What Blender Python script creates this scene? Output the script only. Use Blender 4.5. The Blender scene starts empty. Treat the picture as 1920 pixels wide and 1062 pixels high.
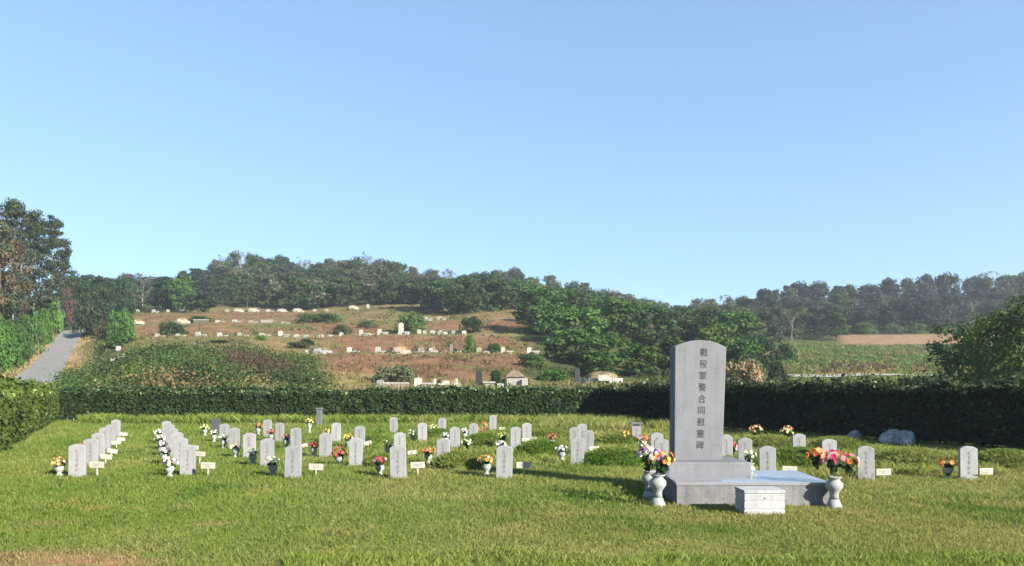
import bpy, bmesh, math, random
import numpy as np
from mathutils import Vector, Matrix

sc = bpy.context.scene
C = sc.collection
R = math.radians
random.seed(7)

# ------------------------------------------------------------------ camera
F, CX, HY, CH = 1400.0, 960.0, 733.0, 1.7          # photo pixels: focal, centre, horizon row; eye height in metres
cam = bpy.data.objects.new('camera', bpy.data.cameras.new('camera'))
C.objects.link(cam)
cam.location = (0, 0, CH)
cam.rotation_euler = (R(90), 0, 0)
cam.data.sensor_width = 36
cam.data.lens = F / 1920 * 36
cam.data.shift_y = (HY - 531) / 1920
cam.data.clip_start = 0.1
cam.data.clip_end = 6000
sc.camera = cam

# ------------------------------------------------------------------ light
SUN_ELEV, SUN_X, SUN_Y = R(25), 0.77, -0.64          # direction towards the sun
w = bpy.data.worlds.new("World"); sc.world = w; w.use_nodes = True
nt = w.node_tree
sky = nt.nodes.new('ShaderNodeTexSky')
sky.sky_type = 'NISHITA'; sky.sun_disc = False
sky.sun_elevation = SUN_ELEV
sky.sun_rotation = math.atan2(SUN_X, SUN_Y)
sky.altitude = 0; sky.air_density = 1.0; sky.dust_density = 0.0; sky.ozone_density = 9.0
bg = nt.nodes['Background']; bg.inputs['Strength'].default_value = 0.128
gam = nt.nodes.new('ShaderNodeGamma'); gam.inputs[1].default_value = 0.58     # soft shoulder, as the phone's exposure gave the sky
nt.links.new(sky.outputs[0], gam.inputs[0]); nt.links.new(gam.outputs[0], bg.inputs[0])
sun = bpy.data.objects.new('sun', bpy.data.lights.new('sun', 'SUN')); C.objects.link(sun)
sun.data.energy = 5.0; sun.data.angle = R(0.5); sun.data.color = (1.0, 0.93, 0.80)
sd = Vector((SUN_X * math.cos(SUN_ELEV), SUN_Y * math.cos(SUN_ELEV), math.sin(SUN_ELEV)))
sun.rotation_euler = sd.to_track_quat('Z', 'Y').to_euler()
sc.view_settings.view_transform = 'Standard'; sc.view_settings.look = 'None'
sc.view_settings.exposure = 1.8; sc.view_settings.gamma = 1
sc.cycles.max_bounces = 6; sc.cycles.transparent_max_bounces = 4
sc.cycles.diffuse_bounces = 3; sc.cycles.glossy_bounces = 2; sc.cycles.transmission_bounces = 3

# ------------------------------------------------------------------ helpers
def tag(o, label=None, cat=None, group=None, kind=None):
    if label: o['label'] = label
    if cat: o['category'] = cat
    if group: o['group'] = group
    if kind: o['kind'] = kind
    return o

def empty(name, loc, rz=0.0):
    o = bpy.data.objects.new(name, None); C.objects.link(o)
    o.empty_display_size = 0.2
    o.location = loc; o.rotation_euler = (0, 0, rz)
    return o

def link(name, me, parent=None, loc=None):
    o = bpy.data.objects.new(name, me); C.objects.link(o)
    if parent: o.parent = parent
    if loc is not None: o.location = loc
    return o

def np_mesh(name, verts, faces, mat, col=None, smooth=False):
    """verts (N,3); faces (M,k); col (N,3)"""
    verts = np.asarray(verts, np.float32); faces = np.asarray(faces, np.int32)
    me = bpy.data.meshes.new(name)
    n, (m, k) = len(verts), faces.shape
    me.vertices.add(n); me.vertices.foreach_set('co', verts.ravel())
    me.loops.add(m * k); me.loops.foreach_set('vertex_index', faces.ravel())
    me.polygons.add(m); me.polygons.foreach_set('loop_start', np.arange(0, m * k, k, dtype=np.int32))
    if col is not None:
        a = me.attributes.new('col', 'FLOAT_COLOR', 'POINT')
        c4 = np.ones((n, 4), np.float32); c4[:, :3] = col
        a.data.foreach_set('color', c4.ravel())
    me.update(calc_edges=True); me.validate()
    if smooth: me.polygons.foreach_set('use_smooth', np.ones(m, bool))
    me.materials.append(mat)
    return me

class MB:
    """collects shapes into one mesh"""
    def __init__(s): s.v = []; s.f = []
    def add(s, v, f):
        o = len(s.v); s.v += [tuple(p) for p in v]; s.f += [tuple(i + o for i in q) for q in f]; return s
    def box(s, c, d, rot=None, bevel=0.0):
        bm = bmesh.new(); bmesh.ops.create_cube(bm, size=1)
        bmesh.ops.scale(bm, vec=d, verts=bm.verts)
        if bevel: bmesh.ops.bevel(bm, geom=bm.edges[:], offset=bevel, segments=2, affect='EDGES', profile=0.6)
        if rot: bmesh.ops.rotate(bm, matrix=Matrix.Rotation(rot[1], 3, rot[0]), verts=bm.verts)
        bmesh.ops.translate(bm, vec=c, verts=bm.verts)
        bm.verts.index_update()
        s.add([v.co[:] for v in bm.verts], [[v.index for v in f.verts] for f in bm.faces]); bm.free(); return s
    def prism(s, outline, y0, y1, bevel=0.0):
        bm = bmesh.new()
        vs = [bm.verts.new((x, y0, z)) for x, z in outline]
        f = bm.faces.new(vs)
        r = bmesh.ops.extrude_face_region(bm, geom=[f])
        bmesh.ops.translate(bm, vec=(0, y1 - y0, 0), verts=[g for g in r['geom'] if isinstance(g, bmesh.types.BMVert)])
        bmesh.ops.recalc_face_normals(bm, faces=bm.faces)
        if bevel:
            es = [e for e in bm.edges if abs(e.verts[0].co.y - e.verts[1].co.y) < 1e-6]
            bmesh.ops.bevel(bm, geom=es, offset=bevel, segments=2, affect='EDGES', profile=0.5)
        bm.verts.index_update()
        s.add([v.co[:] for v in bm.verts], [[v.index for v in f.verts] for f in bm.faces]); bm.free(); return s
    def lathe(s, prof, n=24, c=(0, 0, 0), cap=True):
        v, f = [], []
        for r, z in prof:
            for k in range(n):
                a = 2 * math.pi * k / n
                v.append((c[0] + r * math.cos(a), c[1] + r * math.sin(a), c[2] + z))
        for i in range(len(prof) - 1):
            for k in range(n):
                f.append((i * n + k, i * n + (k + 1) % n, (i + 1) * n + (k + 1) % n, (i + 1) * n + k))
        if cap: f.append(tuple(range((len(prof) - 1) * n, len(prof) * n))); f.append(tuple(range(n - 1, -1, -1)))
        return s.add(v, f)
    def tube(s, pts, rad, n=7):
        pts = [Vector(p) for p in pts]; v, f = [], []
        for i, p in enumerate(pts):
            t = (pts[min(i + 1, len(pts) - 1)] - pts[max(i - 1, 0)]).normalized()
            u = t.cross(Vector((0.31, 0.95, 0.1))).normalized(); q = t.cross(u)
            for k in range(n):
                a = 2 * math.pi * k / n
                v.append(p + (u * math.cos(a) + q * math.sin(a)) * rad[i])
        for i in range(len(pts) - 1):
            for k in range(n):
                f.append((i * n + k, i * n + (k + 1) % n, (i + 1) * n + (k + 1) % n, (i + 1) * n + k))
        f.append(tuple(range((len(pts) - 1) * n, len(pts) * n)))
        return s.add(v, f)
    def mesh(s, name, mat, smooth=False):
        me = bpy.data.meshes.new(name); me.from_pydata(s.v, [], s.f); me.update()
        if smooth: me.polygons.foreach_set('use_smooth', np.ones(len(me.polygons), bool))
        me.materials.append(mat); return me

# ------------------------------------------------------------------ noise
def vnoise(x, y, seed=0):
    x = np.asarray(x, float); y = np.asarray(y, float)
    xi = np.floor(x).astype(np.int64); yi = np.floor(y).astype(np.int64)
    fx = x - xi; fy = y - yi; fx = fx * fx * (3 - 2 * fx); fy = fy * fy * (3 - 2 * fy)
    def h(a, b):
        n = (a * 374761393 + b * 668265263 + seed * 974634777) & 0xffffffff
        n = ((n ^ (n >> 13)) * 1274126177) & 0xffffffff
        return ((n ^ (n >> 16)) & 0xffff) / 65535.0
    return (h(xi, yi) * (1 - fx) + h(xi + 1, yi) * fx) * (1 - fy) + (h(xi, yi + 1) * (1 - fx) + h(xi + 1, yi + 1) * fx) * fy

def fbm(x, y, seed=0, oct=4):
    t, a, s = 0, 0.5, 0
    for i in range(oct):
        t = t + a * vnoise(np.asarray(x) * 2 ** i, np.asarray(y) * 2 ** i, seed + i * 17); s += a; a *= 0.5
    return t / s

def sstep(a, b, x):
    t = np.clip((np.asarray(x, float) - a) / (b - a), 0, 1); return t * t * (3 - 2 * t)

# ------------------------------------------------------------------ terrain height
TAIL = [(340, 1.0), (420, -8)]
PROF = {
    -1500: [(44, 0), (60, 2), (80, 6), (110, 13), (150, 22), (200, 30), (300, 46)],
    -200: [(44, 0), (60, 1.6), (80, 4.6), (102, 8), (124, 12.5), (150, 18), (200, 26), (300, 43)],
    20: [(44, 0), (60, 1.2), (80, 2.9), (102, 5.4), (124, 9.4), (150, 15), (200, 23), (300, 42)],
    60: [(44, 0), (60, .9), (80, 2.44), (102, 4.8), (124, 8.6), (150, 13.8), (158, 14.3), (200, 18), (300, 40)],
    140: [(44, 0), (60, .9), (80, 2.44), (102, 4.8), (124, 8.6), (150, 13.8), (158, 14.3), (200, 18), (300, 40)],
    200: [(44, 0), (60, 1.4), (80, 3.8), (102, 6.4), (124, 9.6), (150, 14.2), (200, 21), (300, 41)],
    260: [(44, 0), (58, 2.0), (80, 5.4), (95, 7.0), (128, 10.9), (138, 11.3), (158, 15.8), (166, 16.3), (198, 22.3), (208, 23), (300, 44)],
    420: [(44, 0), (56, 1.2), (62, 2.2), (85, 5.7), (95, 7.0), (128, 11.0), (136, 11.3), (156, 15.9), (164, 16.3), (196, 22.4), (206, 23.1), (300, 46)],
    560: [(44, 0), (56, .9), (62, 1.8), (72, 2.4), (94, 6.0), (104, 6.9), (112, 7.05), (127, 10.9), (134, 11.2), (156, 15.7), (164, 16.2), (195, 22.3), (206, 23), (300, 46)],
    780: [(44, 0), (56, 1.0), (64, 1.9), (76, 2.2), (100, 6.2), (104, 6.9), (112, 7.05), (127, 11.2), (132, 11.6), (140, 11.8), (158, 16.5), (166, 17), (200, 24), (300, 44)],
    950: [(44, 0), (56, 1.0), (64, 1.9), (76, 2.2), (100, 6.2), (104, 6.9), (112, 7.1), (128, 11.2), (133, 11.7), (160, 17), (200, 25), (300, 39)],
    1120: [(44, 0), (56, 1.2), (64, 2.2), (80, 2.5), (110, 7), (150, 14), (200, 21), (300, 32)],
    1260: [(44, 0), (58, 1.5), (66, 2.2), (80, 2.4), (110, 5.5), (150, 11), (200, 17), (300, 27)],
    1400: [(44, 0), (58, 1.4), (66, 2.1), (80, 2.4), (110, 5), (150, 9.8), (200, 16), (300, 30)],
    1500: [(44, 0), (58, 1.2), (66, 2.1), (80, 2.7), (110, 5.2), (150, 9.5), (200, 15), (240, 21), (300, 33)],
    1650: [(44, 0), (58, 1.2), (66, 2.1), (80, 2.9), (110, 5.4), (150, 9.5), (190, 13.3), (215, 17.8), (240, 21), (300, 34.5)],
    1800: [(44, 0), (58, 1.2), (66, 2.1), (80, 2.9), (110, 5.4), (150, 9.5), (190, 13.3), (215, 17.8), (240, 22), (300, 36)],
    3200: [(44, 0), (58, 1.2), (66, 2.1), (80, 2.9), (110, 5.4), (150, 9.5), (190, 13.3), (215, 17.8), (240, 22), (300, 36)],
}
PXS = np.array(sorted(PROF)); DG = np.arange(0, 3601, 2.0)
ZT = []
for p in PXS:
    pr = PROF[int(p)]; z3 = pr[-1][1]
    pr = [(0, 0)] + pr + [(340, z3 + 1), (430, z3 - 8), (900, 5), (3600, 0)]
    ZT.append(np.interp(DG, [a for a, b in pr], [b for a, b in pr]))
ZT = np.array(ZT)
def pxof(X, Y): return CX + F * np.asarray(X, float) / np.maximum(np.asarray(Y, float), 20)
def ground(X, Y):
    X = np.asarray(X, float); Y = np.asarray(Y, float)
    p = np.clip(pxof(X, Y), PXS[0], PXS[-1] - 1)
    j = np.clip(np.searchsorted(PXS, p, side='right') - 1, 0, len(PXS) - 2)
    t = (p - PXS[j]) / (PXS[j + 1] - PXS[j]); t = t * t * (3 - 2 * t)
    g = np.clip(Y, 0, 3598) / 2; k = g.astype(int); s = g - k
    za = ZT[j, k] * (1 - s) + ZT[j, k + 1] * s
    zb = ZT[j + 1, k] * (1 - s) + ZT[j + 1, k + 1] * s
    z = za * (1 - t) + zb * t
    bump = (fbm(X / 7, Y / 7, 3) - 0.5) * 0.5 * sstep(50, 80, Y)
    road = 1 - sstep(3, 6, np.abs(X - road_x(Y))) * 1.0
    bump = bump * (1 - road * (p < 260)) + (fbm(X / 2.5, Y / 2.5, 9) - 0.5) * 0.07 * (Y > 5)
    return z + bump
def road_x(Y):
    # centre of the lane on the left, as (distance, x)
    return np.interp(Y, [40, 60, 80, 102, 124, 150, 175, 230], [-46, -49.5, -51.0, -63.6, -75.0, -88.0, -101, -128])
def gz(X, Y): return float(ground(X, Y))
def at(px, d): return ((px - CX) / F * d, d)                    # point on the ground seen in that column at that distance
def gpt(px, d):
    x, y = at(px, d); return Vector((x, y, gz(x, y)))
def topz(py, d): return CH + (HY - py) * d / F

# ------------------------------------------------------------------ materials
def new_mat(name):
    m = bpy.data.materials.new(name); m.use_nodes = True
    n = m.node_tree; b = n.nodes['Principled BSDF']; b.inputs['Roughness'].default_value = 0.7
    b.inputs['Specular IOR Level'].default_value = 0.25
    return m, n, b
def nd(n, t, **kw):
    o = n.nodes.new(t)
    for k, v in kw.items(): setattr(o, k, v)
    return o
def noise(n, scale, detail=6, rough=0.6, coord='Object'):
    tc = nd(n, 'ShaderNodeTexCoord'); x = nd(n, 'ShaderNodeTexNoise')
    x.inputs['Scale'].default_value = scale; x.inputs['Detail'].default_value = detail; x.inputs['Roughness'].default_value = rough
    n.links.new(tc.outputs[coord], x.inputs['Vector']); return x
def ramp(n, src, stops):
    r = nd(n, 'ShaderNodeValToRGB'); e = r.color_ramp.elements
    while len(e) < len(stops): e.new(0.5)
    for i, (p, c) in enumerate(stops): e[i].position = p; e[i].color = (*c, 1)
    n.links.new(src, r.inputs[0]); return r
def mul(n, a, b, fac=1.0, mode='MULTIPLY'):
    m = nd(n, 'ShaderNodeMix', data_type='RGBA', blend_type=mode); m.inputs[0].default_value = fac
    n.links.new(a, m.inputs[6]); n.links.new(b, m.inputs[7]); return m.outputs[2]

def m_ground():
    m, n, b = new_mat('ground'); a = nd(n, 'ShaderNodeAttribute', attribute_name='col')
    r = ramp(n, noise(n, 2.2, 8, 0.7).outputs[0], [(0.3, (.55, .55, .5)), (0.55, (1, 1, 1)), (0.75, (1.35, 1.25, 1.15))])
    r2 = ramp(n, noise(n, 0.35, 5, 0.6).outputs[0], [(0.35, (.75, .78, .72)), (0.65, (1.2, 1.15, 1.1))])
    c = mul(n, mul(n, a.outputs[0], r.outputs[0]), r2.outputs[0])
    n.links.new(c, b.inputs['Base Color']); b.inputs['Roughness'].default_value = 0.95; b.inputs['Specular IOR Level'].default_value = 0.05
    bp = nd(n, 'ShaderNodeBump'); bp.inputs['Strength'].default_value = 0.6; bp.inputs['Distance'].default_value = 0.08
    n.links.new(noise(n, 5, 8, 0.75).outputs[0], bp.inputs['Height']); n.links.new(bp.outputs[0], b.inputs['Normal'])
    return m
def m_leaf(name, objcol=True, transl=0.3, rough=0.6):
    m, n, b = new_mat(name); a = nd(n, 'ShaderNodeAttribute', attribute_name='col'); c = a.outputs[0]
    if objcol:
        oi = nd(n, 'ShaderNodeObjectInfo'); c = mul(n, c, oi.outputs['Color'])
    n.links.new(c, b.inputs['Base Color']); b.inputs['Roughness'].default_value = rough; b.inputs['Specular IOR Level'].default_value = 0.06
    t = nd(n, 'ShaderNodeBsdfTranslucent'); n.links.new(c, t.inputs[0])
    mx = nd(n, 'ShaderNodeMixShader'); mx.inputs[0].default_value = transl
    n.links.new(b.outputs[0], mx.inputs[1]); n.links.new(t.outputs[0], mx.inputs[2])
    n.links.new(mx.outputs[0], n.nodes['Material Output'].inputs[0]); return m
def m_stone(name, c0, c1, scale=60, rough=0.75, bump=0.15, stain=0.25, spec=0.04):
    m, n, b = new_mat(name)
    r = ramp(n, noise(n, scale, 3, 0.8).outputs[0], [(0.35, c0), (0.65, c1)])
    s = ramp(n, noise(n, 3.0, 6, 0.65).outputs[0], [(0.3, (1 - stain,) * 3), (0.6, (1, 1, 1))])
    oi = nd(n, 'ShaderNodeObjectInfo')
    st = noise(n, 1.0, 4, 0.6); mp = nd(n, 'ShaderNodeMapping'); mp.inputs['Scale'].default_value = (14, 14, 1.1)
    n.links.new(nd(n, 'ShaderNodeTexCoord').outputs['Object'], mp.inputs[0]); n.links.new(mp.outputs[0], st.inputs['Vector'])
    ad = nd(n, 'ShaderNodeVectorMath', operation='ADD'); n.links.new(mp.outputs[0], ad.inputs[0]); n.links.new(oi.outputs['Location'], ad.inputs[1]); n.links.new(ad.outputs[0], st.inputs['Vector'])
    sr = ramp(n, st.outputs[0], [(0.35, (1 - stain * .55,) * 3), (0.6, (1.03, 1.03, 1.03))])
    n.links.new(mul(n, mul(n, mul(n, r.outputs[0], s.outputs[0]), sr.outputs[0]), oi.outputs['Color']), b.inputs['Base Color'])
    b.inputs['Roughness'].default_value = rough; b.inputs['Specular IOR Level'].default_value = spec
    if bump:
        bp = nd(n, 'ShaderNodeBump'); bp.inputs['Strength'].default_value = bump; bp.inputs['Distance'].default_value = 0.01
        n.links.new(noise(n, scale * 0.6, 5, 0.7).outputs[0], bp.inputs['Height']); n.links.new(bp.outputs[0], b.inputs['Normal'])
    return m
def m_plain(name, c, rough=0.7, var=0.2, scale=8, spec=0.25):
    m, n, b = new_mat(name)
    r = ramp(n, noise(n, scale, 5, 0.65).outputs[0], [(0.3, tuple(x * (1 - var) for x in c)), (0.7, tuple(min(1, x * (1 + var * .6)) for x in c))])
    n.links.new(r.outputs[0], b.inputs['Base Color']); b.inputs['Roughness'].default_value = rough; b.inputs['Specular IOR Level'].default_value = spec
    return m

M = dict(
    ground=m_ground(),
    leaf=m_leaf('leaves'), leaf_fixed=m_leaf('leaves_plain', objcol=False),
    grass=m_leaf('grass_blades', objcol=False, transl=0.4, rough=0.55),
    petal=m_leaf('petals', transl=0.25, rough=0.5),
    bark=m_plain('bark', (.10, .075, .055), 0.9, 0.4, 14),
    palebark=m_plain('pale_bark', (.22, .19, .16), 0.9, 0.35, 14),
    stem=m_plain('grey_stem', (.20, .18, .14), 0.9, 0.3, 20),
    granite=m_stone('light_granite', (.120, .122, .133), (.178, .180, .194), 45, stain=.13),
    headstone=m_stone('headstone_granite', (.195, .196, .206), (.275, .277, .285), 80, stain=0.2),
    rough_granite=m_stone('hewn_granite', (.125, .124, .128), (.205, .203, .206), 70, 0.8, 0.3, 0.3),
    polished=m_stone('polished_granite', (.16, .16, .17), (.24, .24, .25), 90, 0.10, 0.0, 0.1, spec=0.7),
    white_stone=m_stone('white_stone', (.29, .29, .30), (.345, .345, .352), 26, 0.75, 0.25, 0.22),
    tomb=m_stone('tomb_stone', (.22, .215, .20), (.36, .35, .335), 6, 0.8, 0.1, 0.25),
    dark_stone=m_stone('dark_slate', (.08, .085, .095), (.14, .145, .155), 30, 0.5, 0.1, 0.2),
    boulder=m_stone('boulder_rock', (.16, .17, .18), (.38, .39, .40), 5, 0.85, 0.8, 0.45),
    engraved=m_plain('engraved_letters', (.045, .045, .05), 0.9, 0.2, 30),
    faint=m_plain('worn_inscription', (.085, .085, .09), 0.9, 0.2, 30),
    plate=m_plain('white_plate', (.32, .31, .265), 0.5, 0.08, 12),
    smudge=m_plain('plate_print', (.17, .17, .16), 0.8, 0.1, 12),
    vase=m_stone('white_vase_stone', (.225, .238, .232), (.31, .322, .312), 40, 0.45, 0.05, 0.2),
    asphalt=m_plain('concrete_lane', (.165, .162, .160), 0.9, 0.25, 1.2),
    concrete=m_plain('pale_concrete', (.30, .29, .27), 0.9, 0.25, 0.8),
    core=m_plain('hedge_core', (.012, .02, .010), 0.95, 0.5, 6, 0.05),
)

# ------------------------------------------------------------------ setting: the ground
def lawn_colour(X, Y):
    """albedo of the turf: lush on the left, more olive and worn to the right and front, bare earth in the near left corner"""
    n1 = fbm(X / 2.2, Y / 2.2, 21); n2 = fbm(X / 0.6, Y / 0.6, 33); n3 = fbm(X / 6, Y / 6, 41)
    lush = np.array([.128, .172, .036]); olive = np.array([.220, .212, .070]); dry = np.array([.27, .22, .085]); deep = np.array([.075, .135, .022])
    left = sstep(4, -10, X) * 0.6
    t = np.clip(0.55 - left + (n1 - .5) * 1.6, 0, 1)[..., None]
    c = lush * (1 - t) + olive * t
    d = np.clip((n2 - .60) * 3.0 + (n3 - .56) * 1.8, 0, .75)[..., None]; c = c * (1 - d) + dry * d
    g = np.clip((fbm(X / 1.3, Y / 1.3, 57) - .58) * 4, 0, .8)[..., None]; c = c * (1 - g) + deep * g
    e = earth_mask(X, Y)[..., None]; c = c * (1 - e) + np.array([.27, .165, .095]) * e
    return c
def earth_mask(X, Y):
    n = fbm(X / 0.9, Y / 0.35, 71)
    e = sstep(8.35, 7.3, Y) * sstep(-3.0, -4.2, X) * sstep(.30, .46, n)
    for (x0, y0, rx, ry) in ((-5.9, 9.55, .55, .13), (-3.8, 9.5, .32, .10), (-6.1, 9.1, .3, .08)):
        e = np.maximum(e, sstep(1.2, .5, np.hypot((X - x0) / rx, (Y - y0) / ry) + (n - .5) * 1.4) * .8)
    return np.clip(e, 0, 1)

def cover(X, Y):
    p = pxof(X, Y)
    jx = p + (fbm(X / 9, Y / 9, 5) - .5) * 90; jd = Y + (fbm(X / 8, Y / 8, 6) - .5) * 12
    n = fbm(X / 5, Y / 5, 11); n2 = fbm(X / 14, Y / 10, 12)
    floor = np.array([.055, .065, .025]); brown = np.array([.150, .092, .058]); tan = np.array([.23, .165, .095])
    ol = np.array([.135, .125, .045]); gr = np.array([.07, .115, .028]); field = np.array([.11, .15, .04])
    c = np.ones(X.shape + (3,)) * floor
    def mixin(mask, col):
        nonlocal c
        k = np.clip(mask, 0, 1)[..., None]; c = c * (1 - k) + col * k
    band = sstep(50, 60, Y) * sstep(222, 208, jd)
    terr = band * sstep(215, 250, jx) * sstep(1015, 985, jx - np.clip(Y - 110, 0, 100) * 0.3)
    mixin(terr, ol); mixin(terr * sstep(.38, .6, n), tan * .8)
    mixin(terr * sstep(540, 640, jx) * sstep(.25, .5, n2 + .12), brown); mixin(terr * sstep(.52, .70, fbm(X / 3.5, Y / 2.5, 78)) * .8, ol)
    bank = np.maximum.reduce([sstep(79, 82, Y) * sstep(103, 101, Y), sstep(113, 115, Y) * sstep(128, 126, Y), sstep(141, 144, Y) * sstep(158, 156, Y)]) * sstep(580, 640, jx)
    bank = np.maximum(bank, np.maximum(sstep(139, 142, Y) * sstep(157, 155, Y), sstep(166, 169, Y) * sstep(196, 194, Y)) * sstep(640, 560, p) * .7)
    mixin(terr * (1 - bank) * .75, np.array([.165, .128, .060])); mixin(terr * bank * sstep(.12, .35, n), brown * np.array([1.1, 1.0, .95]))
    flat = np.maximum.reduce([sstep(103, 105, Y) * sstep(112, 110, Y), sstep(128, 130, Y) * sstep(140, 137, Y), sstep(157, 159, Y) * sstep(165, 163, Y)])
    mixin(terr * flat * sstep(.40, .6, fbm(X / 3, Y / 3, 79)), tan)
    mixin(terr * sstep(400, 440, jx) * sstep(640, 560, jx) * sstep(165, 175, Y) * .9, brown * 1.15)
    mixin(terr * sstep(.58, .70, fbm(X / 6, Y / 6, 77)) * .6, gr)
    low = sstep(54, 60, Y) * sstep(84, 78, jd) * sstep(600, 640, jx) * sstep(1250, 1200, jx)
    mixin(low, ol * 1.1); mixin(low * sstep(.42, .6, n), tan)
    fld = sstep(58, 62, Y) * sstep(196, 184, jd) * sstep(1400, 1450, jx)
    mixin(fld, field); mixin(fld * sstep(.5, .64, n) * .8, np.array([.20, .155, .06])); mixin(fld * sstep(.56, .7, n2) * .7, np.array([.24, .13, .07]))
    sl = (1740 - p) * .04; strip = sstep(190, 193, Y + sl) * sstep(219, 216, Y) * sstep(1570, 1600, p + (Y - 190) * .6) * sstep(1900, 1880, p)
    mixin(strip, np.array([.215, .140, .086]))
    lf = sstep(50, 60, Y) * sstep(150, 130, Y) * sstep(190, 160, p)
    mixin(lf * .8, np.array([.16, .14, .06]))
    mixin(lf * sstep(7, 3, np.abs(X - road_x(Y))), np.array([.26, .19, .10]))
    k = sstep(47, 43, Y)[..., None]
    return c * (1 - k) + lawn_colour(X, Y) * k

us = np.concatenate([np.linspace(-3.2, -1.0, 40)[:-1], np.linspace(-1.0, 1.0, 260), np.linspace(1.0, 3.2, 40)[1:]])
ds = np.concatenate([np.linspace(-60, 4, 9), np.linspace(5, 50, 130)[0:], np.geomspace(50.6, 320, 230), np.geomspace(328, 3500, 40)])
U, Dm = np.meshgrid(us, ds)
GX = U * np.maximum(Dm, 20); GY = Dm
GZ = ground(GX, GY)
ni, nj = U.shape
idx = np.arange(ni * nj).reshape(ni, nj)
faces = np.stack([idx[:-1, :-1], idx[:-1, 1:], idx[1:, 1:], idx[1:, :-1]], -1).reshape(-1, 4)
terrain = link('ground', np_mesh('ground', np.stack([GX, GY, GZ], -1).reshape(-1, 3), faces, M['ground'], cover(GX, GY).reshape(-1, 3), True))
tag(terrain, kind='structure')

def ribbon(name, pts, half, mat, lift):
    v, f = [], []; m = 7
    for i, (x, y) in enumerate(pts):
        a = Vector(pts[max(i - 1, 0)]); b = Vector(pts[min(i + 1, len(pts) - 1)]); t = (b - a).normalized(); nn = Vector((t.y, -t.x))
        for k in range(m):
            s = (k / (m - 1) * 2 - 1) * (half + 0.25 * (vnoise(i * .7, k * 3.1 + half, 4) - .5)); q = Vector((x, y)) + nn * s
            v.append((q.x, q.y, gz(q.x, q.y) + lift))
    for i in range(len(pts) - 1):
        for k in range(m - 1): f.append((i * m + k, i * m + k + 1, (i + 1) * m + k + 1, (i + 1) * m + k))
    b = MB().add(v, f); o = link(name, b.mesh(name, mat, True)); tag(o, kind='structure'); return o
ribbon('road', [(float(road_x(d)), d) for d in np.arange(50, 190, 2.5)], 2.05, M['asphalt'], 0.10)
ribbon('path', [((px - CX) / F * dd, dd) for px, dd in zip(np.linspace(1475, 2300, 60), np.linspace(88, 82, 60))], 2.2, M['concrete'], 0.14)

# ------------------------------------------------------------------ leaves
def leaf_cloud(rng, cent, rad, tone, per, size, flat=1.0, up=0.25, shell=0.55):
    """leaf-sized faces filling clumps: cent (n,3), rad (n,3), tone (n,3 colour)"""
    cent = np.asarray(cent); rad = np.asarray(rad); tone = np.asarray(tone); n = len(cent)
    d = rng.normal(size=(n, per, 3)); d /= np.linalg.norm(d, axis=-1, keepdims=True)
    r = shell + (1 - shell) * rng.random((n, per, 1)); r *= 0.85 + 0.35 * rng.random((n, per, 1))
    P = cent[:, None] + d * r * rad[:, None]
    nr = d * np.array([1, 1, flat]) + rng.normal(size=d.shape) * 0.55 + np.array([0, 0, up]); nr /= np.linalg.norm(nr, axis=-1, keepdims=True)
    t = np.cross(nr, rng.normal(size=d.shape)); t /= np.linalg.norm(t, axis=-1, keepdims=True); b = np.cross(nr, t)
    s = size * (0.6 + 0.8 * rng.random((n, per, 1)))
    V = np.stack([P + t * s, P + b * s * .62, P - t * s, P - b * s * .62], 2)
    col = np.clip(tone[:, None] * (0.75 + 0.5 * rng.random((n, per, 1))), 0, 2)
    col = np.repeat(col[:, :, None], 4, 2)
    V = V.reshape(-1, 3); Fc = np.arange(len(V)).reshape(-1, 4)
    return V, Fc, col.reshape(-1, 3)

def limb_tree(rng, H, cents, r0=.16, lean=0.0, low=.3):
    b = MB(); top = H * .8
    axis = [Vector((lean * t * H + .12 * math.sin(t * 5 + r0 * 30), .1 * math.cos(t * 4), t * top)) for t in np.linspace(-0.03, 1, 7)]
    b.tube(axis, [r0 * (1 - .8 * t) for t in np.linspace(0, 1, 7)], 7)
    for k in range(min(11, len(cents))):
        c = Vector(cents[int(rng.integers(len(cents)))]); z0 = max(low * H, min(top * .95, c.z * (.55 + .25 * rng.random())))
        t = z0 / top; p0 = Vector((lean * t * H, 0, z0)); mid = p0.lerp(c, .55) + Vector((0, 0, .12 * H * .3))
        b.tube([p0, mid, c], [r0 * .38, r0 * .24, r0 * .08], 5)
    return b

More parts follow.
